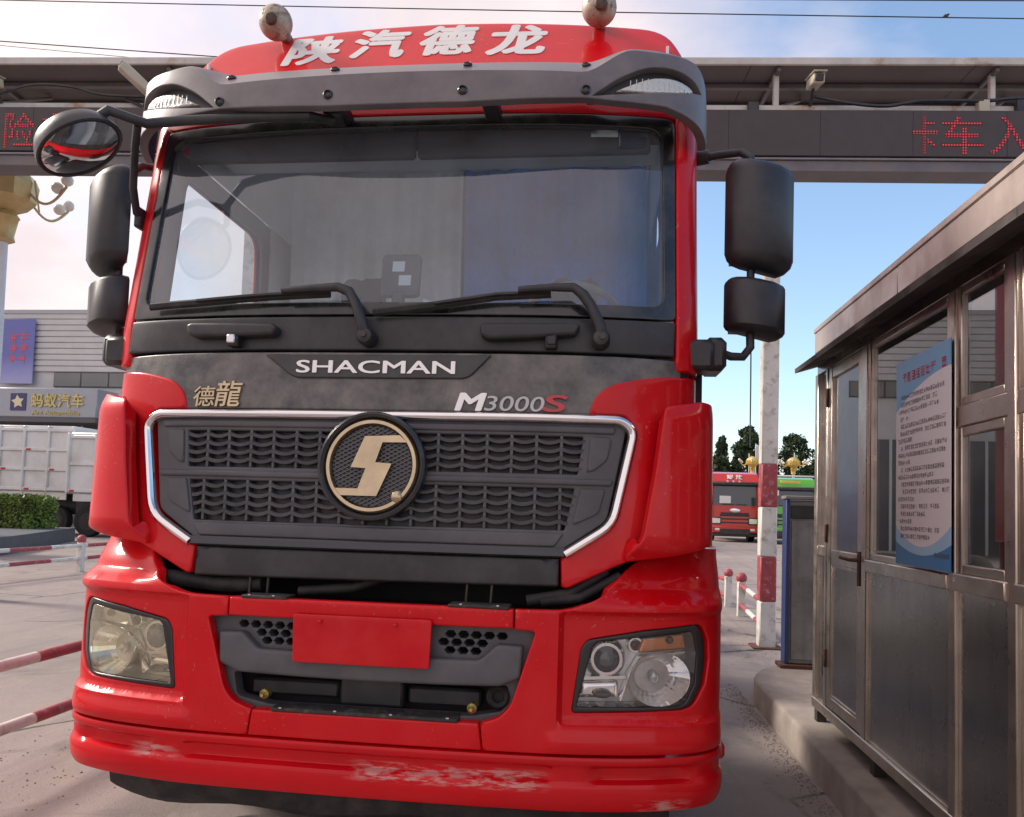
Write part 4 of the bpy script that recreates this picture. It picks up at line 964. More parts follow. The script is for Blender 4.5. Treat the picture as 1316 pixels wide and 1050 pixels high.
part('recess_beam', plas_d, lgr, lambda b: b.bx(-.46, -.125, .11, .2, .74, .80, .01)); part('recess_beam', plas_d, lgr, lambda b: b.bx(.13, .40, .11, .2, .735, .80, .01))
for x, z in ((-.37, .763), (.38, .757)):
    part('tow_bolt', mat('brass_bolt', (.50, .42, .12), .4, .8), lgr, lambda b: b.lathe([(.017, -.03), (.017, 0), (.011, .006), (.006, .02)], (x, .02, z), Matrix.Rotation(R(90), 3, 'X'), 12))
part('tow_eye', rubber, lgr, lambda b: b.lathe([(.022, .0), (.022, .02), (.034, .03), (.042, .02), (.042, -.04)], (.467, .07, .795), Matrix.Rotation(R(90), 3, 'X'), 18))
tread = mat('tread_strip', (.03, .03, .03), .6, bump=.6, bs=220, dust=((.25, .23, .2), .4, 30, .5, .7))
part('step_tread', tread, TK, lambda b: b.bx(-.47, -.30, .012, .10, 1.101, 1.112, .003)); part('step_tread', tread, TK, lambda b: b.bx(.285, .50, .012, .10, 1.101, 1.112, .003))
part('step_tread', tread, TK, lambda b: b.bx(-.335, .335, -.002, .08, .711, .724, .003))
for x, y, z in [(-.44, .02, 1.112), (-.35, .02, 1.112), (.33, .02, 1.112), (.46, .02, 1.112), (-.30, .004, .724), (-.10, .004, .724), (.10, .004, .724), (.30, .004, .724)]:
    part('screw', chrome, TK, lambda b: b.lathe([(.007, -.002), (.007, .003), (.004, .005)], (x, y, z), None, 8))
plate = panel('number_plate', off(SB0, .022), rp([(-.262, 1.056, .012), (.236, 1.056, .012), (.232, .890, .012), (-.256, .890, .012)]), redm, TK, (), .003, .006, .06)
for x, z in ((-.16, 1.035), (.11, 1.035)): part('plate_screw', redm, plate, lambda b: b.lathe([(.007, 0), (.007, .003), (.003, .005)], (x, -.022, z), Matrix.Rotation(R(90), 3, 'X'), 8))
# hoses and pipes in the gap under the grille
for pts, r in (([(-.85, .16, 1.15), (-.6, .15, 1.13), (-.45, .15, 1.14)], .03), ([(-.30, .13, 1.12), (-.1, .14, 1.14), (.05, .16, 1.19)], .018), ([(.55, .13, 1.12), (.7, .14, 1.15), (.83, .17, 1.24)], .022), ([(.60, .12, 1.12), (.74, .13, 1.14), (.88, .17, 1.22)], .018)):
    part('hose', rubber, TK, lambda b: b.tube(pts, r, 10))
for x in (-.49, -.42, .33, .42): part('latch_rod', steel_d, TK, lambda b: b.tube([(x, .12, 1.10), (x+.005, .12, 1.20)], .006, 6))

# ---- headlights
lens_c = glass('headlight_lens', (.95, .95, .95), .10, (.5, .48, .45), 1.5, .0, 6); lens_y = glass('headlight_lens_yellowed', (.97, .93, .76), .34, (.82, .74, .54), 1.4, .02, 5)
refl = mat('reflector_chrome', (.82, .82, .83), .12, 1., rvar=.1); refl_s = mat('reflector_satin', (.50, .50, .50), .35, .9, var=.15, vs_=20); amber = mat('amber_reflector', (.62, .25, .10), .3, .5); darkgl = mat('projector_glass', (.02, .03, .05), .05, coat=1.); blk = mat('headlight_black', (.012, .012, .014), .35, coat=.3)
lens_o = rp([(.795, .985, .02), (.815, 1.001), (1.168, 1.038, .02), (1.190, .962), (1.182, .855), (1.138, .786, .04), (1.10, .780), (.742, .777, .01)])
for s_ in (1, -1):
    mm_ = (lambda p: p) if s_ > 0 else mx
    hb = panel('headlight', off(SB0, -.022), mm_(hole), blk, TK, [mm_(lens_o)], .006, .09, .03)
    hb['label'] = 'clear headlight with black surround' if s_ > 0 else 'yellowed hazy headlight with black surround'
    panel('lens', off(SB0, -.024), mm_(lens_o), lens_c if s_ > 0 else lens_y, hb, (), .006, .004, .04)
    BK = off(SB0, -.10)
    def pt(u, v, d=-.10): return Vector(SB0(s_*u, v))+nrm(SB0, s_*u, v)*d
    def fr(u, v):
        n_ = nrm(SB0, s_*u, v); a = Vector((0, 0, 1)).cross(n_).normalized(); c_ = n_.cross(a); return Matrix((a, c_, n_)).transposed()
    panel('housing_back', BK, mm_(lens_o), refl_s, hb, (), .002, .004, .04)
    part('housing_wall', refl_s, hb, lambda b: [b.add([off(SB0, -.03)(*p), off(SB0, -.03)(*q), BK(*q), BK(*p)], [(0, 1, 2, 3)]) for p, q in zip(dens(mm_(lens_o), .04), dens(mm_(lens_o), .04)[1:]+dens(mm_(lens_o), .04)[:1])])
    pj = part('projector_ring', refl, hb, lambda b: b.lathe([(.075, -.0), (.068, .02), (.056, .035), (.046, .035), (.040, .02)], pt(.852, .935), fr(.852, .935), 28, False))
    part('projector_lens', darkgl, pj, lambda b: b.lathe([(.042, .012), (.041, .03), (.034, .043), (.020, .052), (.004, .056)], pt(.852, .935), fr(.852, .935), 24))
    bw = part('main_reflector', refl, hb, lambda b: b.lathe([(.012, -.062), (.022, -.059), (.035, -.052), (.048, -.042), (.062, -.028), (.076, -.011), (.088, .008), (.098, .025), (.108, .045)], pt(1.040, .872, -.075), fr(1.04, .872) @ Matrix.Diagonal((1.05, .86, 1)), 26, False), ang=0)
    part('bulb_shield', refl_s, bw, lambda b: b.ball(pt(1.04, .872, -.085), .018, 10, (1, 1, 1.3)))
    panel('turn_signal', off(SB0, -.055), mm_(rp([(.985, 1.012, .01), (1.150, 1.028, .01), (1.165, .972, .01), (.965, .957, .015)])), amber if s_ > 0 else refl_s, hb, (), .01, .04, .04)
    part('turn_bulb', mat('bulb_dark', (.06, .03, .02), .3), hb, lambda b: b.ball(pt(1.085, 1.005, -.05), .014, 10))
    pk_ = part('position_lamp', refl, hb, lambda b: b.lathe([(.030, .0), (.026, .03), (.020, .03), (.016, .012)], pt(.960, .985), fr(.96, .985), 18, False)); part('position_bulb', blk, pk_, lambda b: b.ball(pt(.96, .985, -.085), .014, 10))
    low = panel('lower_chamber', off(SB0, -.085), mm_(rp([(.762, .855, .01), (.905, .862, .02), (.905, .795, .01), (.752, .790, .01)])), refl, hb, (), .02, .02, .02)
    part('lower_bulb', blk, low, lambda b: b.ball(pt(.84, .815, -.07), .022, 10, (1.6, 1, .7)))
    sweep_on('divider', off(SB0, -.075), mm_([(.748, .868), (.925, .874)]), [(-.006, -.02), (-.005, .012), (.005, .012), (.006, -.02)], refl, hb)
    sweep_on('divider', off(SB0, -.075), mm_([(.905, .79), (.935, .88), (.975, .942), (1.165, .958)]), [(-.004, -.02), (-.003, .010), (.003, .010), (.004, -.02)], refl, hb)

# ---- red front corners, deflectors
fas = rp([(.775, 1.799), (.795, 1.868, .05), (.852, 1.914, .05), (.99, 1.948, .06), (1.27, 1.972), (2.4, 1.975), (2.4, 1.34), (1.09, 1.335, .03), (.885, 1.253), (.713, 1.172, .01), (.695, 1.18), (.690, 1.285), (.876, 1.395, .03), (.955, 1.745, .03), (.912, 1.799, .02)])
for s_, o_ in both(fas): panel('front_corner', SF, o_, red, TK, (), .009, .04, .035)
de = rp([(1.035, 1.835, .02), (1.19, 1.862, .02), (1.75, 1.862), (1.75, 1.33), (1.23, 1.33), (1.10, 1.298), (.905, 1.272, .012), (.905, 1.292, .02), (.962, 1.35, .04), (1.005, 1.60)])
for s_, o_ in both(de):
    d_ = panel('air_deflector', SD, o_, red, TK, (), .007, .05, .03)
    part('deflector_bracket', plas_d, d_, lambda b: b.bx(s_*1.08-.02, s_*1.08+.02, .16, .30, 1.45, 1.70, .006))
    part('corner_fill', redm, TK, lambda b: b.bx(s_*1.13-.035, s_*1.13+.035, .36, .95, 1.25, 1.5, .02))

# ---- grille
GP = off(SF, -.012)
h1 = rp([(-.770, 1.716, .006), (.760, 1.719, .006), (.742, 1.581, .006), (-.755, 1.577, .006)]); h2 = rp([(-.745, 1.526, .006), (.732, 1.529, .006), (.700, 1.379, .006), (-.49, 1.374), (-.712, 1.374, .006)])
gr = panel('grille_panel', GP, rp([(-.93, 1.775, .03), (.925, 1.775, .03), (.855, 1.415, .03), (.69, 1.305), (-.70, 1.305), (-.872, 1.41, .03)]), plas, TK, [h1, h2], .007, .05, .045)
panel('grille_bar', off(SF, -.002), rp([(-.89, 1.562, .012), (.875, 1.565, .012), (.865, 1.541, .01), (-.88, 1.538, .01)]), plas, gr, (), .008, .016, .05)
panel('grille_bar', off(SF, -.002), rp([(-.885, 1.756, .012), (.878, 1.758, .012), (.875, 1.731, .01), (-.885, 1.729, .01)]), plas, gr, (), .008, .016, .05)
panel('grille_bar', off(SF, -.004), rp([(-.715, 1.366, .012), (.70, 1.368, .012), (.665, 1.318, .01), (-.68, 1.315, .01)]), plas, gr, (), .008, .016, .05)
for s_, o_ in both(rp([(.785, 1.72, .01), (.865, 1.72, .02), (.85, 1.635, .02), (.80, 1.595, .02), (.775, 1.59)])): panel('side_trim', off(SF, -.004), o_, plas, gr, (), .006, .012, .04)
for s_, o_ in both(rp([(.755, 1.53, .01), (.845, 1.53, .01), (.822, 1.44, .02), (.725, 1.395, .02)])): panel('side_trim', off(SF, -.004), o_, plas, gr, (), .006, .012, .04)
slatm = mat('grille_slat', (.085, .086, .096), .36, var=.2, vs_=8, dust=((.22, .21, .2), .3, 12, .4, .75))
per = .0905
def slat(z, w):
    def f(b):
        V = []; us = np.linspace(-w, w, int(w*2/per*10)+1)
        for u in us:
            t = ((u/per+.5) % 1.0)-.5; c_ = .012*(4*t*t)                     # arched cells, cusps at the ribs
            zz_ = z-.005+c_
            for h, dz in ((-.034, .006), (-.015, .0055), (-.009, .000), (-.013, -.0085), (-.034, -.006)):
                V.append(Vector(SF(u, zz_+dz))+Vector((0, -h, 0)))
        k = 5; n = len(us); b.add(V, [(i*k+j, i*k+(j+1) % k, (i+1)*k+(j+1) % k, (i+1)*k+j) for i in range(n-1) for j in range(k)])
    return f
for z, w in ((1.700, .765), (1.668, .762), (1.636, .758), (1.604, .755)): part('grille_slat', slatm, gr, slat(z, w), fix=True, ang=50)
for z, w in ((1.508, .735), (1.474, .726), (1.440, .718), (1.406, .708)): part('grille_slat', slatm, gr, slat(z, w), fix=True, ang=50)
i = 0
for k_ in range(-8, 9):
    u = (k_+.5)*per
    if abs(u) > .75: continue
    for z0, z1 in ((1.575, 1.72), (1.373, 1.53)):
        part('grille_rib', slatm, gr, lambda b: b.box(((SF(u, z0)[0]), SF(u, (z0+z1)/2)[1]+.030, (z0+z1)/2), (.012, .028, z1-z0), .002))
panel('grille_back', off(SF, -.046), rp([(-.80, 1.735), (.79, 1.735), (.72, 1.36), (-.73, 1.36)]), plas_d, gr, (), .003, .01, .08)
pro = [(-.018, -.008), (-.017, .006), (-.012, .014), (-.004, .019), (.004, .019), (.013, .012), (.017, .002), (.018, -.008)]
cpath = rp([(.703, 1.292), (.872, 1.402, .05), (.945, 1.742, .05), (.90, 1.783, .03), (.45, 1.782), (0, 1.780), (-.45, 1.779), (-.91, 1.779, .03), (-.96, 1.740, .05), (-.893, 1.392, .06), (-.708, 1.290)], 4)
def dens_open(p, g): return dens(p+[p[-1]], g)[:-1]+[p[-1]] if False else [q for a, c_ in zip(p, p[1:]) for q in [(a[0]+(c_[0]-a[0])*t/max(1, int(math.hypot(c_[0]-a[0], c_[1]-a[1])/g)), a[1]+(c_[1]-a[1])*t/max(1, int(math.hypot(c_[0]-a[0], c_[1]-a[1])/g))) for t in range(max(1, int(math.hypot(c_[0]-a[0], c_[1]-a[1])/g)))]]+[p[-1]]
sweep_on('chrome_surround', SF, dens_open(cpath, .07), pro, chrome, TK)
sweep_on('lower_trim', off(SF, -.004), dens_open([(.700, 1.296), (-.705, 1.294)], .07), [(-.020, -.01), (-.019, .008), (-.012, .014), (.010, .014), (.016, .004), (.016, -.01)], mat('dark_satin_trim', (.06, .062, .07), .25, .6, rvar=.1), TK)
panel('lower_black_panel', off(SF, -.012), rp([(-.692, 1.277, .004), (.686, 1.279, .004), (.686, 1.178, .01), (-.692, 1.166, .01)]), plas_d, TK, (), .010, .05, .06)
# hood panel, name plate
panel('hood_panel', off(SF, -.006), rp([(-1.16, 2.020, .006), (1.14, 2.022, .006), (1.14, 1.90), (.90, 1.80), (-.90, 1.80), (-1.16, 1.90)]), hood, TK, (), .006, .04, .05)
npl = panel('name_plate', off(SF, .004), rp([(-.462, 2.010, .006), (.412, 2.012, .006), (.328, 1.922, .03), (-.340, 1.919, .03)]), mat('name_plate_black', (.018, .019, .022), .35, coat=.3, dust=((.2, .2, .2), .2, 8, .4, .8)), TK, (), .005, .012, .05)
text_on('lettering', 'SHACMAN', off(SF, .004), (-.330, 1.937, .280, 1.986), silver, npl, 0, .005, fat=.018)
text_on('model_letter', 'M', off(SF, -.006), (.292, 1.802, .392, 1.870), silver, TK, 0, .008, .30, fat=.035)
text_on('model_digits', '3000', off(SF, -.006), (.398, 1.804, .612, 1.860), mat('smoked_silver', (.40, .40, .42), .3, .8), TK, .005, .008, .22)
text_on('model_letter', 'S', off(SF, -.006), (.612, 1.804, .694, 1.868), mat('red_letter', (.55, .03, .045), .3, coat=.4), TK, 0, .008, .30, fat=.02)
text_on('badge_character', '德', off(SF, -.006), (-.748, 1.806, -.655, 1.886), gold, TK, 0, .008, .05, fat=.012); text_on('badge_character', '龍', off(SF, -.006), (-.652, 1.806, -.545, 1.906), gold, TK, 0, .008, .15, fat=.012)

# ---- emblem
EC = (-.032, 1.590)
ec = Vector(SF(EC[0]+.02, EC[1]))+Vector((.002, -.012, 0)); EM = Matrix.Rotation(R(90-4), 3, 'X')      # local z faces the viewer
def ep(a, c_, h): return ec+EM @ Vector((a, c_, h))
em = part('emblem', mat('emblem_rim', (.045, .048, .056), .3, .3, coat=.3), TK, lambda b: b.lathe([(.150, -.05), (.198, -.045), (.203, -.01), (.200, .018), (.190, .026), (.182, .018), (.176, -.004), (.05, -.008)], ec, EM, 56))
part('emblem_ring', gold, em, lambda b: b.lathe([(.178, -.006), (.176, .012), (.168, .021), (.156, .021), (.150, .012), (.149, -.006)], ec, EM, 56, False))
def lattice(b):
    st = .0135; Rr = .149
    for sg in (1, -1):
        for i in range(-26, 27):
            d_ = i*st; n_ = Vector((math.cos(R(60*sg+90)), math.sin(R(60*sg+90)))); t_ = Vector((math.cos(R(28*sg)), math.sin(R(28*sg)))); n_ = Vector((-t_.y, t_.x))
            if abs(d_) >= Rr-.004: continue
            h_ = math.sqrt(Rr*Rr-d_*d_); p = n_*d_-t_*h_; q = n_*d_+t_*h_; w_ = n_*.0016
            b.add([ep(*(p-w_), .003+.0005*sg), ep(*(q-w_), .003+.0005*sg), ep(*(q+w_), .003+.0005*sg), ep(*(p+w_), .003+.0005*sg), ep(*(p-w_), -.006), ep(*(q-w_), -.006), ep(*(q+w_), -.006), ep(*(p+w_), -.006)], [(0, 1, 2, 3), (0, 4, 5, 1), (2, 6, 7, 3)])
part('emblem_mesh', mat('emblem_mesh', (.11, .11, .115), .4, .4), em, lattice, ang=0)
# lightning-like S: traced in emblem units (x right, y up), centre 0
kx = 1/1105*200*.00276; cx0, cy0 = 537, 545
Sp = [(480, 330), (740, 318), (800, 370), (615, 372), (568, 520), (690, 528), (590, 768), (320, 768), (255, 716), (447, 716), (498, 566), (385, 560)]
part('emblem_letter', gold, em, lambda b: b.prism([((x-cx0)*kx, (cy0-y)*kx) for x, y in Sp], lambda a, c_: ep(a, c_, .0195), lambda a, c_: ep(a, c_, -.004)), ang=0, fix=True)
part('emblem_stud', gold, em, lambda b: b.lathe([(.022, -.004), (.022, .020), (.016, .027), (.004, .030)], ep((742-cx0)*kx, (cy0-768)*kx, 0), EM, 20))

# ---- strip below the windscreen, handles, wipers
panel('cowl_strip', SW, rp([(-1.103, 2.166, .01), (1.097, 2.168, .01), (1.094, 2.034, .008), (-1.115, 2.031, .008)]), plas_d, TK, (), .008, .05, .05)
def on(S, u, v, h=0.): return Vector(S(u, v))+nrm(S, u, v)*h
for pts, fx in (([(-.795, 2.125), (-.775, 2.135), (-.60, 2.131), (-.43, 2.126), (-.412, 2.108), (-.43, 2.080), (-.60, 2.076), (-.76, 2.076), (-.785, 2.088)], -.595), ([(.362, 2.118), (.38, 2.128), (.55, 2.131), (.715, 2.134), (.735, 2.125), (.715, 2.090), (.55, 2.074), (.40, 2.066), (.37, 2.080)], .628)):
    gh = panel('grab_handle', off(SW, .05), rp([(*p, .012) for p in pts]), plas_d, TK, (), .014, .045, .04)
    part('handle_foot', plas_d, gh, lambda b: b.box(on(SW, fx, 2.075, .02), (.045, .05, .07), .006)); part('handle_foot', plas_d, gh, lambda b: b.box(on(SW, fx-.12 if fx < 0 else fx-.12, 2.10, .02), (.03, .05, .03), .006))
    part('handle_clip', silver if fx < 0 else plas_d, gh, lambda b: b.box(on(SW, fx, 2.066, .048), (.034, .012, .034), .004))
for sg, piv, arm, blade in ((1, (.809, 2.078), [(.800, 2.12), (.765, 2.19), (.735, 2.232), (.70, 2.258), (.62, 2.256), (.50, 2.244)], [(.62, 2.245), (.42, 2.232), (.188, 2.195), (-.045, 2.166)]), (-1, (-.061, 2.074), [(-.072, 2.115), (-.105, 2.19), (-.135, 2.236), (-.18, 2.254), (-.28, 2.250), (-.40, 2.242)], [(-.22, 2.243), (-.467, 2.233), (-.768, 2.215), (-.985, 2.208)])):
    wa = part('wiper_arm', plas_d, TK, lambda b: b.tube([on(SW, *piv, .045)]+[on(SW, u, v, .062) for u, v in arm], [.022, .021, .020, .020, .018, .015, .012], 10))
    part('wiper_pivot', plas_d, wa, lambda b: b.lathe([(.034, -.03), (.034, .03), (.026, .045), (.012, .05)], on(SW, *piv, .025), Matrix.Rotation(R(90), 3, 'X'), 18)); part('pivot_nut', steel_d, wa, lambda b: b.lathe([(.012, 0), (.012, .012)], on(SW, *piv, .072), Matrix.Rotation(R(90), 3, 'X'), 6))
    part('wiper_blade', rubber, wa, lambda b: b.tube([on(SW, u, v, .030) for u, v in dens_open(blade, .08)], .010, 6, True, 1.6)); part('wiper_spine', plas_d, wa, lambda b: b.tube([on(SW, u, v, .046) for u, v in dens_open([(p[0]*.98+blade[1][0]*.02, p[1]+.002) for p in blade[:3]], .08)], .007, 6))

# ---- windscreen
wsf = rp([(-1.100, 2.172, .02), (1.096, 2.174, .02), (1.092, 3.035, .04), (-1.096, 3.035, .04)]); wsh = rp([(-1.052, 2.224, .06), (1.050, 2.224, .06), (1.040, 2.985, .07), (-1.045, 2.985, .07)])
wf = panel('windscreen_border', SW, wsf, frit, TK, [wsh], .004, .03, .05)
wgl = glass('windscreen_glass', (.80, .92, 1.0), .16, (.44, .52, .62), 2.4, .0, 2.2)  # bluish tint and dust film also carry the blue of reflected sky
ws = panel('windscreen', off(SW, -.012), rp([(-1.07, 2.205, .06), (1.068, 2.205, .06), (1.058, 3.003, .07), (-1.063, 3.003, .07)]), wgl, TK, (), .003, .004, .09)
panel('windscreen_sticker', off(SW, -.022), rp([(.755, 2.980), (.863, 2.984), (.863, 2.953), (.755, 2.949)]), white, ws, (), .0005, .001, .05)
panel('toll_tag', off(SW, -.03), rp([(.872, 2.984, .005), (.985, 2.988, .005), (.985, 2.920, .005), (.872, 2.916, .005)]), mat('tag_navy', (.02, .025, .05), .4), ws, (), .003, .012, .05)
# ---- pillars, cab sides, header, roof
def uY(P, Y):
    lo, hi = 0., P.L[-1]
    for _ in range(40):
        m_ = (lo+hi)/2
        if P(m_)[1] < Y: lo = m_
        else: hi = m_
    return lo
side_pane = glass('side_glass', (.86, .89, .88), .06, (.5, .5, .5), 1.2)
for s_ in (1, -1):
    mm_ = (lambda p: p) if s_ > 0 else mx
    panel('pillar', SW, mm_(rp([(1.101, 1.982), (1.33, 1.982), (1.33, 3.09), (1.097, 3.09)])), red, TK, (), .012, .03, .035)
    panel('pillar_base', off(SW, -.03), mm_(rp([(1.02, 1.80), (1.45, 1.80), (1.45, 2.06), (1.02, 2.06)])), plas_d, TK, (), .004, .02, .05)
    ua = lambda Y, v: uY(PW, Y-.19*max(v-2.15, 0)+.05*max(2.15-v, 0))
    hw = rp([(ua(.58, 2.22), 2.22, .05), (ua(1.52, 2.22), 2.22, .06), (ua(1.50, 2.95), 2.95, .10), (ua(.70, 2.96), 2.96, .08)])
    dr = panel('door', SW, mm_(rp([(1.334, 1.34), (ua(1.66, 1.34), 1.34), (ua(1.66, 3.05), 3.05, .03), (1.334, 3.05, .03)])), red, TK, [mm_(hw)], .008, .008, .07)
    panel('door_window', off(SW, -.02), mm_(rp([(ua(.56, 2.2), 2.20, .05), (ua(1.54, 2.2), 2.20, .06), (ua(1.52, 2.97), 2.97, .10), (ua(.68, 2.98), 2.98, .08)])), side_pane, dr, (), .002, .004, .15)
    panel('door_seal', off(SW, -.006), mm_(rp([(ua(.565, 2.2), 2.205, .05), (ua(1.535, 2.2), 2.205, .06), (ua(1.515, 2.96), 2.965, .10), (ua(.685, 2.97), 2.975, .08)])), rubber, dr, [mm_(hw)], .003, .01, .1)
    panel('door_lining', off(SW, -.036), mm_(rp([(1.12, 1.5), (ua(1.66, 1.5), 1.5), (ua(1.66, 3.05), 3.05), (1.12, 3.05)])), mat('cab_trim_grey', (.10, .10, .105), .7, var=.15, vs_=3), dr, [mm_(hw)], .004, .012, .1)
    part('door_handle', plas_d, dr, lambda b: b.box((s_*1.19-.02, 1.50, 1.92), (.05, .22, .05), .012))
    part('cab_side', red, TK, lambda b: b.bx(s_*1.165-.02-.012, s_*1.165-.02+.012, 1.64, 2.36, 1.34, 3.09, .006)); part('cab_side_lining', mat('cab_trim_light', (.80, .79, .78), .8, var=.1, vs_=2), TK, lambda b: b.bx(s_*1.135-.02-.006, s_*1.135-.02+.006, 1.60, 2.33, 1.45, 3.07, .002))
panel('header', SW, rp([(-1.12, 3.04), (1.12, 3.04), (1.12, 3.16), (-1.12, 3.16)]), red, TK, (), .006, .02, .06)
top = [(1.165, 3.08), (1.16, 3.44, .10), (1.075, 3.675, .13), (.77, 3.722, .2), (.4, 3.757, .2), (0, 3.770)]
ro = rp(top+[(-x, *z) for x, *z in top[::-1][1:]], 6)
panel('roof_front', SR, ro, red, TK, (), .035, .06, .045)
def roof(b):
    P = dens(ro, .06); P = [p for p in ro]; n = len(P); V = []
    for (u, v) in P:
        q = Vector(SR(u, v))-nrm(SR, u, v)*.037
        V += [q, (q.x, q.y+.35, v), (u*.995-.02, 2.36, v-.02)]
    b.add(V, [(i*3+j, (i+1)*3+j, (i+1)*3+j+1, i*3+j+1) for i in range(n-1) for j in (0, 1)])
part('roof', red, TK, roof, fix=True, ang=50)
part('cab_back', redm, TK, lambda b: b.bx(-1.17, 1.13, 2.34, 2.37, 1.1, 3.6, .01))
for ch, u0_, u1, z0, z1 in (('陕', -.700, -.435, 3.470, 3.690), ('汽', -.385, -.120, 3.492, 3.718), ('德', -.062, .200, 3.495, 3.728), ('龙', .262, .532, 3.482, 3.716)):
    text_on('roof_character', ch, SR, (u0_, z0, u1, z1), mat('white_vinyl', (.72, .70, .68), .5, var=.05, vs_=9), TK, 0, .0015, .08, .001, ang=0, fat=.042)
# ---- sun visor
vo = [(0, 2.955), (.26, 2.957), (.715, 2.982), (.85, 2.976), (1.03, 2.974), (1.19, 2.940, .03), (1.33, 2.905), (1.33, 3.08, .03), (1.26, 3.16, .05), (1.17, 3.200, .05), (1.06, 3.216, .05), (.95, 3.216, .05), (.86, 3.200, .04), (.71, 3.190), (.26, 3.170), (0, 3.164)]
vl = [(-x, *z) for x, *z in vo[::-1]][1:-1]
pocket = rp([(.745, 2.992), (.84, 3.07, .04), (.95, 3.128, .05), (1.06, 3.140, .05), (1.17, 3.115, .04), (1.215, 3.085), (1.10, 3.045, .04), (.92, 3.015, .04)])
vz = panel('sun_visor', SV, rp(vo+vl), visg, TK, [pocket, mx(pocket)], .005, .03, .035, ang=24, lines=[[(u, vcr(abs(u))-.0005) for u in np.linspace(-1.0, 1.0, 81)], [(u, vcr(abs(u))+.004) for u in np.linspace(-1.0, 1.0, 81)]])
clearm = mat('marker_lens_clear', (.62, .62, .58), .15, .3, coat=.6, bump=.5, bs=90); 
for s_ in (1, -1):
    mm_ = (lambda p: p) if s_ > 0 else mx
    pb_ = panel('marker_pocket', off(SV, -.035), mm_(rp([(.73, 2.985), (.84, 3.08, .04), (.95, 3.14, .05), (1.06, 3.15, .05), (1.18, 3.125, .04), (1.23, 3.085), (1.10, 3.035, .04), (.92, 3.005, .04)])), plas_d, vz, (), .003, .01, .05)
    ln_ = panel('marker_lamp', off(SV, -.012), mm_(rp([(.835, 3.028), (.90, 3.062, .04), (.98, 3.098, .05), (1.07, 3.108, .05), (1.15, 3.095, .03), (1.185, 3.080), (1.09, 3.050, .03), (.96, 3.030)])), clearm, vz, (), .008, .02, .03)
    for i in range(12):
        u = (.89+i*.023)*s_; part('lens_rib', clearm, ln_, lambda b: b.tube([on(SV, u, 3.042+.0015*i, -.011), on(SV, u, 3.060+.03*math.sin((i+1.5)/14*3.14), -.009)], .0018, 5))
for u, v in ((.715, 3.150), (.718, 3.012), (.262, 3.139), (.260, 3.003)):
    for s_ in (1, -1): part('visor_bolt', blk, vz, lambda b: b.lathe([(.019, -.006), (.019, .006), (.013, .011), (.010, .004)], on(SV, s_*u, v), Matrix((Vector((1, 0, 0)), nrm(SV, s_*u, v).cross(Vector((1, 0, 0))), nrm(SV, s_*u, v))).transposed(), 14))
for x in (-.28, .34): part('visor_bracket', plas_d, vz, lambda b: b.bx(x-.03, x+.03, .20, .40, 3.0, 3.06, .006))
# ---- round working lamps on the roof
lampm = mat('weathered_lamp_shell', (.40, .35, .28), .5, .3, var=.3, vs_=18, dust=((.17, .10, .06), .8, 26, .5, .64))
for s_, lab in ((-1, 'weathered round roof lamp with a dark centre'), (1, 'browner weathered round roof lamp')):
    x = s_*.755-.01
    bl = part('roof_lamp', lampm, TK, lambda b: b.ball((x, .70, 3.695), .078, 24, (1, .95, 1.02))); bl['label'] = lab
    part('lamp_cap', mat('lamp_rust_cap', (.09, .06, .045), .7, var=.4, vs_=40), bl, lambda b: b.lathe([(.030, 0), (.022, .012), (.006, .016)], (x+.008, .632, 3.67), Matrix.Rotation(R(105), 3, 'X'), 12))
    part('lamp_foot', lampm, bl, lambda b: b.tube([(x, .74, 3.70), (x, .82, 3.695), (x, .86, 3.66)], .03, 10))

# ---- side mirrors
mirg = mat('mirror_glass', (.85, .86, .87), .02, 1.)
def housing(b, c, w, h, dpt, rz, tilt=.0):
    sec = [(-.50, .15), (-.50, -.30), (-.44, -.62), (-.26, -.92), (-.02, -1.0), (.24, -.90), (.44, -.55), (.50, -.20), (.50, .15)]; M_ = Matrix.Rotation(rz, 3, 'Z'); V = []
    lv = [(0, .55, .30), (.03, .80, .62), (.07, .93, .86), (.13, 1, 1), (.87, 1, 1), (.93, .95, .88), (.97, .84, .68), (1, .62, .36)]
    for t, kx_, ky_ in lv:
        for x, y in sec: V.append(Vector(c)+M_ @ Vector((x*w*kx_, (y*ky_ if y < 0 else y)*dpt, (t-.5)*h+tilt*x*w)))
    k = len(sec); n = len(lv); b.add(V, [(i*k+j, i*k+(j+1) % k, (i+1)*k+(j+1) % k, (i+1)*k+j) for i in range(n-1) for j in range(k)]+[tuple(range(k))[::-1], tuple((n-1)*k+j for j in range(k))])
mirp = mat('mirror_housing', (.024, .025, .030), .40, var=.12, vs_=4, bump=.06, bs=230, dust=((.2, .19, .18), .22, 5, .45, .85))
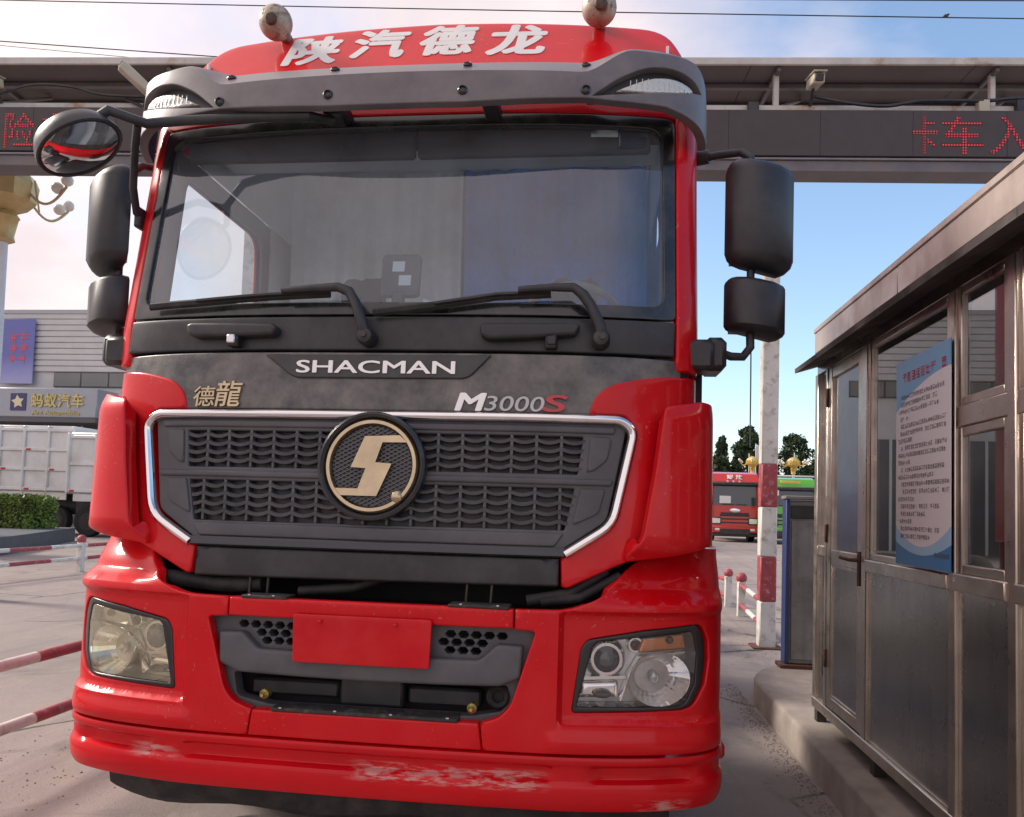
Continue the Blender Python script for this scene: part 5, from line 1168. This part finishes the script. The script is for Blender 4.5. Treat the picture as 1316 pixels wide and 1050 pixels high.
for s_ in (1, -1):
    rz = R(8) if s_ > 0 else R(-38)
    X = 1.412 if s_ > 0 else -1.345; Ym = .50 if s_ > 0 else .46
    mr = part('mirror', mirp, TK, lambda b: housing(b, (X, Ym, 2.650), .268, .445, .10, rz, -.12*s_)); mr['label'] = 'tall main side mirror housing'
    part('mirror_glass', mirg, mr, lambda b: b.box(Vector((X, Ym, 2.65))+Matrix.Rotation(rz, 3, 'Z') @ Vector((0, .0165, 0)), (.23, .004, .39), .001, Matrix.Rotation(rz, 3, 'Z')))
    lw = part('mirror', mirp, TK, lambda b: housing(b, (X-.012*s_, Ym+.01, 2.280), .238, .228, .10, rz, -.12*s_)); lw['label'] = 'short wide angle side mirror housing'
    part('mirror_glass', mirg, lw, lambda b: b.box(Vector((X-.012*s_, Ym+.01, 2.28))+Matrix.Rotation(rz, 3, 'Z') @ Vector((0, .0165, 0)), (.20, .004, .20), .001, Matrix.Rotation(rz, 3, 'Z')))
    ar = part('mirror_arm', plas_d, TK, lambda b: b.tube([(s_*1.17, .60, 2.945), (s_*1.26, .56, 2.945), (X-.07*s_, .52, 2.935), (X-.035*s_, .50, 2.90), (X-.03*s_, .49, 2.84)], .017, 10))
    part('mirror_link', plas_d, TK, lambda b: b.tube([(X-.03*s_, Ym-.005, 2.47), (X-.03*s_, Ym-.005, 2.35)], .016, 10))
    part('mirror_arm', plas_d, TK, lambda b: b.tube([(s_*1.23, .42, 2.095), (s_*1.30, .44, 2.075), (X-.06*s_, .47, 2.08), (X-.03*s_, .48, 2.12), (X-.03*s_, .49, 2.20)], .017, 10))
    part('arm_joint', plas_d, ar, lambda b: b.tube([(s_*1.15, .60, 2.945), (s_*1.22, .575, 2.945)], .030, 12)); part('arm_bracket', plas_d, ar, lambda b: b.bx(s_*1.185-.055-.02, s_*1.185+.055-.02, .30, .44, 1.995, 2.115, .018))
    part('arm_bracket_block', plas_d, ar, lambda b: b.bx(s_*1.24-.045-.01, s_*1.24+.04-.01, .33, .50, 2.0, 2.13, .02))
# ---- round front view mirror on its arm
mc = Vector((-1.185, 0, 2.762)); mn = Vector((.56, .10, -.82)).normalized(); ma = Vector((1, 0, .34)); ma = (ma-mn*ma.dot(mn)).normalized(); MMx = Matrix((ma, mn.cross(ma), mn)).transposed()
fm = part('front_mirror', mirp, TK, lambda b: b.lathe([(.03, -.10), (.10, -.085), (.152, -.055), (.172, -.02), (.176, .0), (.170, .004), (.165, .0)], mc, MMx @ Matrix.Diagonal((.92, .92, 1.1)), 36)); fm['label'] = 'round convex front mirror on a forward arm'
part('mirror_glass', mirg, fm, lambda b: b.lathe([(.168, -.004), (.12, .011), (.07, .019), (.03, .022), (.003, .0225)], mc, MMx @ Matrix.Diagonal((.92, .92, .95)), 36))
fa = part('front_mirror_arm', plas_d, TK, lambda b: b.tube([mc-mn*.06+ma*.05, mc-mn*.055+ma*.17, (-.99, .10, 2.905), (-.86, .16, 2.945), (-.62, .17, 2.955), (-.36, .17, 2.955), (-.30, .26, 2.98)], .019, 10).tube([(-1.02, .09, 2.90), (-1.10, .20, 2.86), (-1.165, .30, 2.74), (-1.19, .37, 2.66), (-1.185, .42, 2.64)], .016, 10))
part('arm_foot', plas_d, fa, lambda b: b.box((-1.19, .40, 2.645), (.03, .06, .09), .008)); part('arm_foot', plas_d, fa, lambda b: b.bx(-.34, -.26, .24, .34, 2.99, 3.05, .008))

# ---- cab interior
intm = mat('cab_trim_grey'); dashm = mat('dash_grey', (.26, .26, .265), .7, var=.15, vs_=3); intl = mat('cab_trim_light'); seatm = mat('seat_fabric', (.045, .05, .06), .9, var=.2, vs_=20)
def dash(b): b.prism([(.30, 2.0), (.27, 2.17), (.40, 2.20), (.60, 2.22), (.80, 2.16), (.88, 2.0), (.88, 1.5), (.30, 1.5)], lambda a, c_: (-1.10, a, c_), lambda a, c_: (1.06, a, c_))
part('dashboard', dashm, TK, dash, fix=True)
part('cab_floor', intm, TK, lambda b: b.bx(-1.13, 1.09, .92, 2.33, 1.36, 1.42)); part('headliner', intl, TK, lambda b: b.bx(-1.06, 1.02, .92, 2.33, 3.50, 3.52)); part('overhead_shelf', mat('inner_visor_brown', (.095, .075, .065), .7, var=.2), TK, lambda b: b.bx(-1.09, 1.05, .475, .66, 3.04, 3.10)); part('overhead_locker', intl, TK, lambda b: b.bx(-1.06, 1.02, .92, .94, 3.10, 3.50)); part('shelf_floor', intl, TK, lambda b: b.bx(-1.06, 1.02, .66, .94, 3.08, 3.10))
for s_ in (-1, 1): part('upper_side_lining', intl, TK, lambda b: b.bx(s_*1.07-.02-.006, s_*1.07-.02+.006, .70, 2.33, 3.0, 3.51, .002)); part('rear_trim', intl, TK, lambda b: b.bx(-1.14, 1.10, 2.28, 2.33, 1.43, 3.50))
part('bunk', seatm, TK, lambda b: b.bx(-1.10, 1.06, 1.75, 2.27, 1.9, 2.1, .04))
part('inner_visor', mat('inner_visor_brown', (.095, .075, .065), .7, var=.2), TK, lambda b: b.bx(-1.0, .0, .42, .46, 2.90, 3.045, .01).bx(.01, .97, .42, .46, 2.90, 3.045, .01))
for x in (-.62, .62):
    st = part('seat', seatm, TK, lambda b: b.bx(x-.27, x+.27, 1.05, 1.6, 1.75, 1.92, .06)); part('backrest', seatm, st, lambda b: b.box((x, 1.66, 2.25), (.50, .15, .72), .06, Matrix.Rotation(R(-10), 3, 'X'))); part('headrest', seatm, st, lambda b: b.box((x, 1.74, 2.70), (.28, .10, .18), .04)); part('seat_base', intm, st, lambda b: b.bx(x-.2, x+.2, 1.1, 1.55, 1.42, 1.75, .02))
SWM = Matrix.Rotation(R(-38), 3, 'X'); swc = Vector((.66, .84, 2.29))
def ring(b, c, M_, R_, r, n=40, m=8):
    V = [c+M_ @ Vector(((R_+r*math.cos(q*6.2832/m))*math.cos(p*6.2832/n), (R_+r*math.cos(q*6.2832/m))*math.sin(p*6.2832/n), r*math.sin(q*6.2832/m))) for p in range(n) for q in range(m)]
    b.add(V, [(p*m+q, ((p+1) % n)*m+q, ((p+1) % n)*m+(q+1) % m, p*m+(q+1) % m) for p in range(n) for q in range(m)])
swm = mat('steering_rim', (.16, .16, .165), .5)
sw = part('steering_wheel', swm, TK, lambda b: ring(b, swc, SWM, .225, .018)); part('steering_hub', intm, sw, lambda b: b.lathe([(.08, -.03), (.08, .01), (.05, .03)], swc, SWM, 20))
for a in (0, 120, 240): part('spoke', intm, sw, lambda b: b.tube([swc+SWM @ Vector((math.cos(R(a-90))*.05, math.sin(R(a-90))*.05, 0)), swc+SWM @ Vector((math.cos(R(a-90))*.22, math.sin(R(a-90))*.22, 0))], .015, 8))
part('steering_column', intm, sw, lambda b: b.tube([swc, (.66, .70, 2.0)], .04, 10))
# bunk curtains on a rail: grey on the passenger side, blue behind the driver, coloured to stand in for reflected sky
def curtain(b, x0, x1, z0, z1, y, seed):
    q = random.Random(seed); n = int((x1-x0)/.012); V = []
    ph = [q.random()*6 for _ in range(3)]
    for i in range(n+1):
        x = x0+(x1-x0)*i/n; d_ = .018*math.sin(x*38+ph[0])+.010*math.sin(x*71+ph[1])+.014*math.sin(x*17+ph[2])
        for k in range(7): t = k/6; V.append((x+.015*math.sin(t*2+ph[1]), y+d_*(.55+.5*t), z1+(z0-z1)*t))
    b.add(V, [(i*7+k, i*7+k+1, (i+1)*7+k+1, (i+1)*7+k) for i in range(n) for k in range(6)])
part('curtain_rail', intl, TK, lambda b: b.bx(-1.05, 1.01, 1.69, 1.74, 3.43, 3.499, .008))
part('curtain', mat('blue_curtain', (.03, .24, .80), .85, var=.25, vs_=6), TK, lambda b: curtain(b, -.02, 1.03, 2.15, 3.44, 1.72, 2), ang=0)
part('curtain', mat('grey_curtain', (.84, .84, .86), .85, var=.12, vs_=5), TK, lambda b: curtain(b, -1.07, -.03, 2.15, 3.44, 1.73, 5), ang=0)
# ---- things on the dashboard
pc = empty('dash_screen', (-.02, .34, 2.20), 'dark square holder with two pale squares standing on the truck dashboard', 'holder')
SQ = lambda u, v: (u, .335+.16*(v-2.2), v)
panel('back_plate', SQ, rp([(-.105, 2.475, .02), (.055, 2.475, .02), (.055, 2.295, .02), (-.105, 2.295, .02)]), mat('holder_dark', (.010, .011, .014), .4), pc, (), .004, .02, .05)
part('stem', mat('holder_dark'), pc, lambda b: b.bx(-.052, -.002, .335, .365, 2.175, 2.31, .006))
for u, v in ((-.035, 2.42), (-.005, 2.36)): panel('pale_square', off(SQ, .003), rp([(u-.025, v+.022), (u+.025, v+.022), (u+.025, v-.022), (u-.025, v-.022)]), mat('pale_card', (.55, .56, .55), .5), pc, (), .0005, .002, .05)
pm_ = mat('paper_white', (.80, .82, .82), .7); rr3 = random.Random(9)
for i, (x, y, w_, d_, a, lab) in enumerate(((.155, .345, .17, .16, 12, 'crumpled white papers on the dashboard beside the dark holder'), (.38, .36, .20, .10, -4, 'pale blue card lying on the dashboard before the steering wheel'), (.46, .33, .14, .07, 2, 'small white slip at the foot of the windscreen under the wiper'), (-.30, .38, .26, .16, 6, 'flat light sheet on the passenger side of the dashboard'))):
    def pp(b):
        M_ = Matrix.Rotation(R(a), 3, 'Z') @ Matrix.Rotation(R(38 if i < 3 else 6), 3, 'X'); V = []; nn = 6
        for p in range(nn+1):
            for q in range(nn+1): V.append(Vector((x, y+.03, 2.245 if i < 3 else 2.215))+M_ @ Vector(((p/nn-.5)*w_, (q/nn-.5)*d_, rr3.uniform(-.006, .006)*(2 if i == 0 else .6))))
        b.add(V, [(p*(nn+1)+q, (p+1)*(nn+1)+q, (p+1)*(nn+1)+q+1, p*(nn+1)+q+1) for p in range(nn) for q in range(nn)])
    o_ = part('paper', mat('paper_blue', (.42, .62, .74), .6) if i == 1 else pm_, None, pp, ang=25); tag(o_, lab, 'paper')

# ---- chassis, wheels, steps
part('chassis_rail', plas_d, TK, lambda b: b.bx(-.48, -.38, .95, 8.5, .62, .92, .01)); part('chassis_rail', plas_d, TK, lambda b: b.bx(.38, .48, .95, 8.5, .62, .92, .01))
part('front_axle', plas_d, TK, lambda b: b.tube([(-.95, 1.42, .50), (.95, 1.42, .50)], .07, 10)); part('engine', inner, TK, lambda b: b.bx(-.37, .37, .95, 2.2, .5, 1.35, .04))
rim_m = mat('wheel_rim_grey', (.22, .22, .23), .45, .5)
def wheel(x, y):
    wl = part('wheel', tyre, TK, lambda b: b.lathe([(.29, -.14), (.44, -.15), (.51, -.135), (.525, -.10), (.525, .10), (.51, .135), (.44, .15), (.29, .14)], (x, y, .525), Matrix.Rotation(R(90), 3, 'Y'), 36, False))
    part('rim', rim_m, wl, lambda b: b.lathe([(.06, .08), (.14, .10), (.20, .02), (.27, .0), (.29, .10), (.30, .135)] if x > 0 else [(.06, -.08), (.14, -.10), (.20, -.02), (.27, .0), (.29, -.10), (.30, -.135)], (x, y, .525), Matrix.Rotation(R(90), 3, 'Y'), 28))
    part('hub', steel_d, wl, lambda b: b.lathe([(.10, -.14), (.10, .14)], (x, y, .525), Matrix.Rotation(R(90), 3, 'Y'), 16))
for y in (1.42, 6.2, 7.5):
    for s_ in (1, -1): wheel(s_*1.03, y)
for s_ in (1, -1):
    part('wheel_arch', plas_d, TK, lambda b: b.prism([(1.42+math.cos(R(a))*r_, .525+math.sin(R(a))*r_) for r_, rng_ in ((.62, range(0, 181, 15)), (.66, range(180, -1, -15))) for a in rng_], lambda a, c_: (s_*.86, a, c_), lambda a, c_: (s_*1.22, a, c_)), fix=True)
    sp_ = part('step_box', redm, TK, lambda b: b.bx(s_*1.20-.09, s_*1.20+.09, .62, .98, .42, .56, .03)); part('side_marker', mat('marker_white', (.6, .6, .6), .3), sp_, lambda b: b.bx(s_*1.275-.02, s_*1.275+.02, .50, .62, .57, .68, .012)); part('side_marker_red', mat('marker_red'), sp_, lambda b: b.bx(s_*1.285-.02, s_*1.285+.025, .48, .60, .50, .56, .012))
    part('fuel_tank', mat('tank_alu', (.5, .5, .5), .4, .9), TK, lambda b: b.bx(s_*.85-.3, s_*.85+.3, 3.0, 4.6, .5, 1.1, .08))
part('fifth_wheel', steel_d, TK, lambda b: b.lathe([(.5, 0), (.5, .06), (.46, .09)], (0, 6.85, .98), None, 24)); part('chassis_deck', plas_d, TK, lambda b: b.bx(-.5, .5, 2.5, 5.9, .93, .97, .01))
part('crossmember', plas_d, TK, lambda b: b.bx(-.46, .46, 8.3, 8.45, .60, .98, .01))
